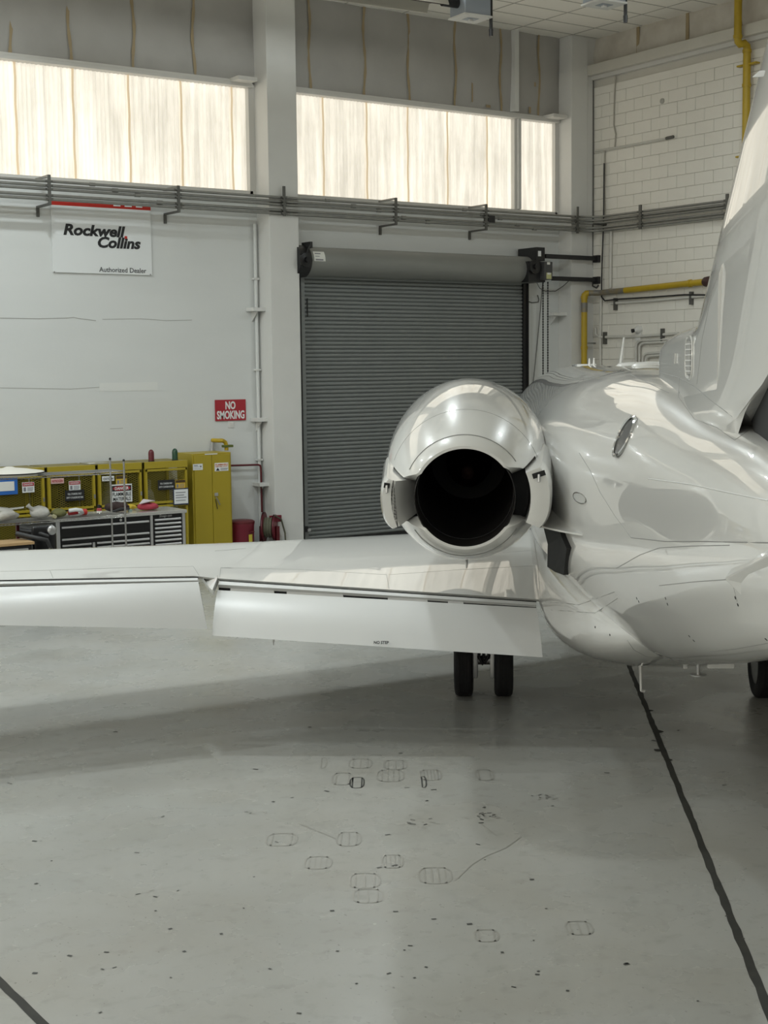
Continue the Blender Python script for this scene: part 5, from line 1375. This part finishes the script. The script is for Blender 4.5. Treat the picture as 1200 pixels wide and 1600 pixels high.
MB().lathe([(0, .03), (.06, .025)], (p.x-.1, RY0+.12, zL+.03), (0, -1, 0), 8).build('rolled_end', mat('beige_cloth', (.42, .40, .25), .8), t)
p = onY(114, 799, RY0+.2); t = thing('hose_roll', 'white flexible hose loop with red ends on the lower wire shelf', 'hose', (p.x, RY0+.2, zL))
x = p.x; MB().tube([(x-.09, RY0+.12, zL+.09), (x, RY0+.1, zL+.10), (x+.08, RY0+.12, zL+.085), (x+.11, RY0+.15, zL+.05), (x+.08, RY0+.2, zL+.03), (x-.03, RY0+.22, zL+.03)], .026, 8).build('loop', M_SIGNW, t, smooth=60)
MB().tube([(x-.06, RY0+.2, zL+.055), (x+.06, RY0+.2, zL+.055)], .034, 10).build('red_end', mat('red_plastic', (.40, .015, .02), .4), t, smooth=50)
p = onY(127, 797, RY0+.25); MB().tube([(p.x-.02, RY0+.25, zL+.045), (p.x+.07, RY0+.26, zL+.045)], .042, 12).build('red_end', mat('red_plastic2', (.5, .03, .02), .4), t, smooth=50)
p = onY(155, 797, TY0+.1); t = thing('spray_bottle', 'small red and white bottle with black cap on the tool chest', 'bottle', (p.x, TY0+.1, ttop))
MB().lathe([(0, .034), (.085, .034), (.095, .02)], (p.x, TY0+.1, ttop+.001), (0, 0, 1), 16).build('bottle_body', mat('label_red', (.45, .08, .09), .4), t, smooth=40)
MB().lathe([(.095, .022), (.135, .022), (.14, .015)], (p.x, TY0+.1, ttop+.001), (0, 0, 1), 16).build('bottle_cap', M_BLACK, t, smooth=40)
MB().lathe([(.02, .0345), (.055, .0345)], (p.x, TY0+.1, ttop+.001), (0, 0, 1), 16).build('bottle_label', M_PAPER, t)

# ---- right wall piping
gp = thing('gas_line', 'yellow gas pipe with elbow and dark valve on the right wall', 'pipe', (18.97, YB-.45, 3))
ge = onY(913, 458, YB-.48)
zz = ge.z
pe = onX(1100, 440.5, XR-.13)
MB().tube([(ge.x, ge.y, 2.2), (ge.x, ge.y, zz-.1), (ge.x, ge.y, zz-.04), (ge.x+.03, ge.y-.02, zz-.005), (ge.x+.1, ge.y-.05, zz)], .058, 14).build('riser', M_YELP, gp, smooth=60)
MB().tube([(ge.x+.06, ge.y-.05, zz), (XR-.13, ge.y-.16, zz+.003), (XR-.13, ge.y-.9, zz+.014)], .054, 14).build('bare_length', M_BARE, gp, smooth=60)
MB().tube([(XR-.13, ge.y-.85, zz+.013), (XR-.13, pe.y, pe.z)], .057, 14).build('run', M_YELP, gp, smooth=60)
MB().tube([(XR-.13, pe.y+.35, pe.z-.008), (XR-.13, pe.y+.30, pe.z-.008)], .07, 14).build('coupling', M_YELP, gp, smooth=50)
MB().lathe([(0, .05), (.05, .085), (.14, .095), (.22, .085), (.27, .05)], (XR-.13, pe.y+.02, pe.z), (0, -1, 0), 16).build('valve', M_BROWN, gp, smooth=40)
MB().tube([(ge.x, ge.y, zz-.18), (ge.x, ge.y, zz-.36)], .062, 14).build('worn_band', M_BARE, gp, smooth=60)
for z in (3.35, zz-.08): MB().lathe([(-.03, .068), (.03, .068)], (ge.x, ge.y, z), (0, 0, 1), 16).build('coupling', M_YELP, gp, smooth=40)
MB().box(ge.x+.05, ge.x+.28, ge.y-.02, ge.y+.02, 3.42, 3.45).build('clamp', M_STEEL, gp)

gq = thing('gas_drop', 'yellow gas pipe dropping from the ceiling in front of the right wall beam', 'pipe', (XR-.3, 16.85, 6.5))
ya = onX(1153, 40, XR-.3).y; yb = onX(1167, 100, XR-.12).y; zb_ = onX(1153, 60, XR-.3).z; zc_ = onX(1167, 76, XR-.12).z
MB().tube([(XR-.3, ya, ZC), (XR-.3, ya, zb_+.02), (XR-.29, ya, zb_-.05), (XR-.25, ya-.01, zb_-.09), (XR-.19, yb+.01, zc_+.08), (XR-.13, yb, zc_+.04), (XR-.12, yb, zc_-.03), (XR-.12, yb, 5.0)], .066, 14).build('drop', M_YELP, gq, smooth=60)
for x, y, z in ((XR-.3, ya, zb_+.03), (XR-.12, yb, zc_-.04), (XR-.12, yb, onX(1167, 133, XR-.12).z)): MB().lathe([(-.025, .076), (.025, .076)], (x, y, z), (0, 0, 1), 16).build('coupling', M_YELP, gq, smooth=40)
for py in (101, 243):
    z = onX(1167, py, XR-.12).z; MB().box(XR-.15, XR-.05, yb-.22, yb+.20, z-.014, z+.014).build('pipe_strap', M_YELP, gq)

def wall_run(name, label, pts, r, m, cat='conduit', X=XR-.05, clips=(), extra=None):
    P = [onX(x, y, X) for x, y in pts]; t = thing(name, label, cat, P[0])
    MB().tube(P, r, 8).build('tube', m, t, smooth=60)
    for x, y in clips:
        c = onX(x, y, X); MB().box(X-.03, XR, c.y-.025, c.y+.025, c.z-.13, c.z+.10).build('clip', M_STRUT, t)
    return t
M_WPIPE = mat('painted_conduit', (.58, .57, .53), .45)
t = wall_run('horizontal_conduit', 'white painted conduit with black cable below the yellow gas pipe', ((955, 474), (1010, 470.5), (1075, 464.5), (1130, 460)), .028, M_WPIPE, clips=((961.5, 474), (1080, 464.5)))
MB().tube([onX(x, y, XR-.08) for x, y in ((944, 255), (943, 350), (941, 400), (940, 440), (940, 464), (945, 470), (965, 467.5), (1015, 464.5), (1070, 460.5), (1130, 461))], .014, 8).build('black_cable', M_BLACK, t, smooth=60)
wall_run('vertical_conduit', 'white conduit dropping from the conduit rack to the yellow gas pipe', ((955, 358), (954, 400), (953.5, 450)), .030, M_WPIPE)
wall_run('vertical_conduit', 'white conduit running down the right wall behind the gas pipe elbow', ((939, 462), (938, 520), (938, 600)), .026, M_WPIPE)
wall_run('corner_conduit', 'grey conduit running down the corner beside the black support arms', ((927, 120), (926.5, 330), (925, 430), (926, 447), (932, 450), (935, 446)), .016, M_STRUT, X=XR-.03)
t = wall_run('stub_conduit', 'long thin conduit stub slanting across the upper block wall', ((929, 236.5), (990, 226), (1040, 216.5)), .018, M_WPIPE)
MB().tube([onX(1041, 216.2, XR-.05), onX(1052, 213.6, XR-.05)], .028, 10).build('end_fitting', M_STRUT, t, smooth=40)
wall_run('thin_cable', 'thin cable looping down the upper block wall from the beam to the stub conduit', ((962, 118), (960, 150), (959, 195), (962, 210), (960.5, 231)), .013, mat('cable_beige', (.42, .40, .35), .6), cat='cable', X=XR-.03)
wall_run('thin_cable', 'thin cable from the stub conduit down to the conduit rack', ((945, 236), (944, 290), (945, 340)), .013, mat('cable_beige', (.42, .40, .35), .6), cat='cable', X=XR-.03)
t = wall_run('lower_conduit', 'grey conduit low on the right wall above the fuselage', ((930, 512), (931, 523), (938, 527), (1000, 525.5), (1060, 521)), .028, M_WPIPE, clips=((945, 527), (1035, 522)))
for k, (x0, y0, r) in enumerate(((994, 532, 9), (999, 536, 8), (1004, 552, 9), (1009, 556, 7))):
    P = [(x0, 580), (x0, y0+r)]+[(x0+r-r*math.cos(a), y0+r-r*math.sin(a)) for a in (PI/6, PI/3, PI/2)]+[(1060, y0-2.5)]
    MB().tube([onX(x, y, XR-.06-.01*k) for x, y in P], .024, 8).build('bent_conduit', M_WPIPE, t, smooth=60)
cmr = thing('wall_camera', 'small round white camera on the right wall above the fuselage', 'camera', onX(996, 517, XR-.05))
c = onX(995, 515.5, XR-.1)
MB().lathe([(-.12, .075), (-.02, .075), (.02, .055), (.06, .03)], c, (-.75, -.1, -.1), 18).build('housing', M_COLUMN, cmr, smooth=45)
MB().lathe([(.055, .035), (.10, .04), (.105, .01)], c, (-.75, .35, -.15), 14).build('lens', M_BLACK, cmr, smooth=40)
MB().box(XR-.06, XR-.01, c.y-.05, c.y+.08, c.z-.2, c.z-.02).build('mount', M_COLUMN, cmr, bevel=.006)
c = onX(1035, 158, XR-.012); MB().lathe([(0, .05), (.02, .045), (.03, .02)], c, (-1, 0, 0), 16).build('wall_plug', mat('plug_grey', (.4, .39, .36), .6), smooth=40, label='small round grey plug high on the block wall', cat='plug')

# ---- gas tube heaters under the ceiling
def heater(label, bxc, dirv, L):
    t = thing('tube_heater', label, 'heater', bxc, group='gas tube heaters hung from the ceiling')
    d = Vector(dirv).normalized(); up = Vector((0, 0, 1)); sd = d.cross(up).normalized(); c = Vector(bxc)
    def ob(name, l0, l1, s0, s1, z0, z1, m, **kw):
        mb = MB(); vs = []
        for l in (l0, l1):
            vs.append([c+d*l+sd*s+up*z for s, z in ((s0, z0), (s1, z0), (s1, z1), (s0, z1))])
        mb.rings(vs); return mb.build(name, m, t, **kw)
    ob('burner_box', -.23, .23, -.2, .2, -.17, .2, M_GREYBOX, bevel=.012)
    ob('burner_lid', -.25, .25, -.22, .22, -.20, -.17, M_TRIM, bevel=.008)
    ob('lid_window', -.1, .1, -.08, .08, -.204, -.2, M_GREYBOX)
    ob('lid_knob', -.03, .03, -.03, .03, -.235, -.2, M_TRIM, bevel=.01)
    MB().lathe([(.22, .07), (.5, .07), (.5, .05)], c+up*.0, d, 18).build('burner_tube', M_BLACK, t, smooth=40)
    MB().tube([c+d*.45, c+d*L], .05, 12).build('radiant_tube', mat('radiant_dark', (.06, .05, .045), .6, metal=.5), t, smooth=60)
    rs = []
    for l in (.58, L):
        o = []; 
        for s, z in ((-.30, -.12), (-.24, .02), (-.12, .14), (.12, .14), (.24, .02), (.30, -.12)): o.append(c+d*l+sd*s+up*z)
        inn = [c+d*l+sd*s+up*z for s, z in ((.285, -.12), (.225, .01), (.11, .125), (-.11, .125), (-.225, .01), (-.285, -.12))]
        rs.append(o+inn)
    MB().rings(rs).build('reflector', M_REFL, t)
    pipe = c-d*.26-sd*.16
    MB().tube([pipe+up*.9, pipe-up*.35], .026, 8).build('gas_drop_pipe', M_BLACK, t, smooth=50)
    MB().lathe([(-.45, .03), (-.35, .034)], pipe, up, 10).build('drip_cap', M_BLACK, t)
    MB().tube([pipe-up*.05, c-d*.2-sd*.16-up*.05], .02, 8).build('gas_tap', M_BLACK, t, smooth=50)
    for l in (.3, L*.5, L*.9): MB().tube([c+d*l+up*.12, c+d*l+up*(ZC-c.z)], .006, 6).build('hanger', M_STRUT, t)
    # bird spikes on the top of the box
    for k in range(9):
        b = c+d*(-.2+.05*k)+sd*(-.19)+up*.2; MB().tube([b, b+up*.2+sd*random.uniform(-.08, .05)+d*random.uniform(-.05, .05)], .0035, 4).build('spike', M_STEEL, t)
        b = c+d*(-.2+.05*k)+sd*(.19)+up*.2; MB().tube([b, b+up*.2+sd*random.uniform(-.08, .05)], .0035, 4).build('spike', M_STEEL, t)
hz = 8.35
hb = onZ(735, 30, hz-.2)
heater('grey tube heater hung from the ceiling near the pier, long reflector to its left', (hb.x, hb.y, hz), (-1, .06, 0), 6.5)
hb = onZ(944, 8, hz-.2)
heater('grey tube heater box at the top edge, near the right wall', (hb.x, hb.y, hz), (-1, .06, 0), 6.5)
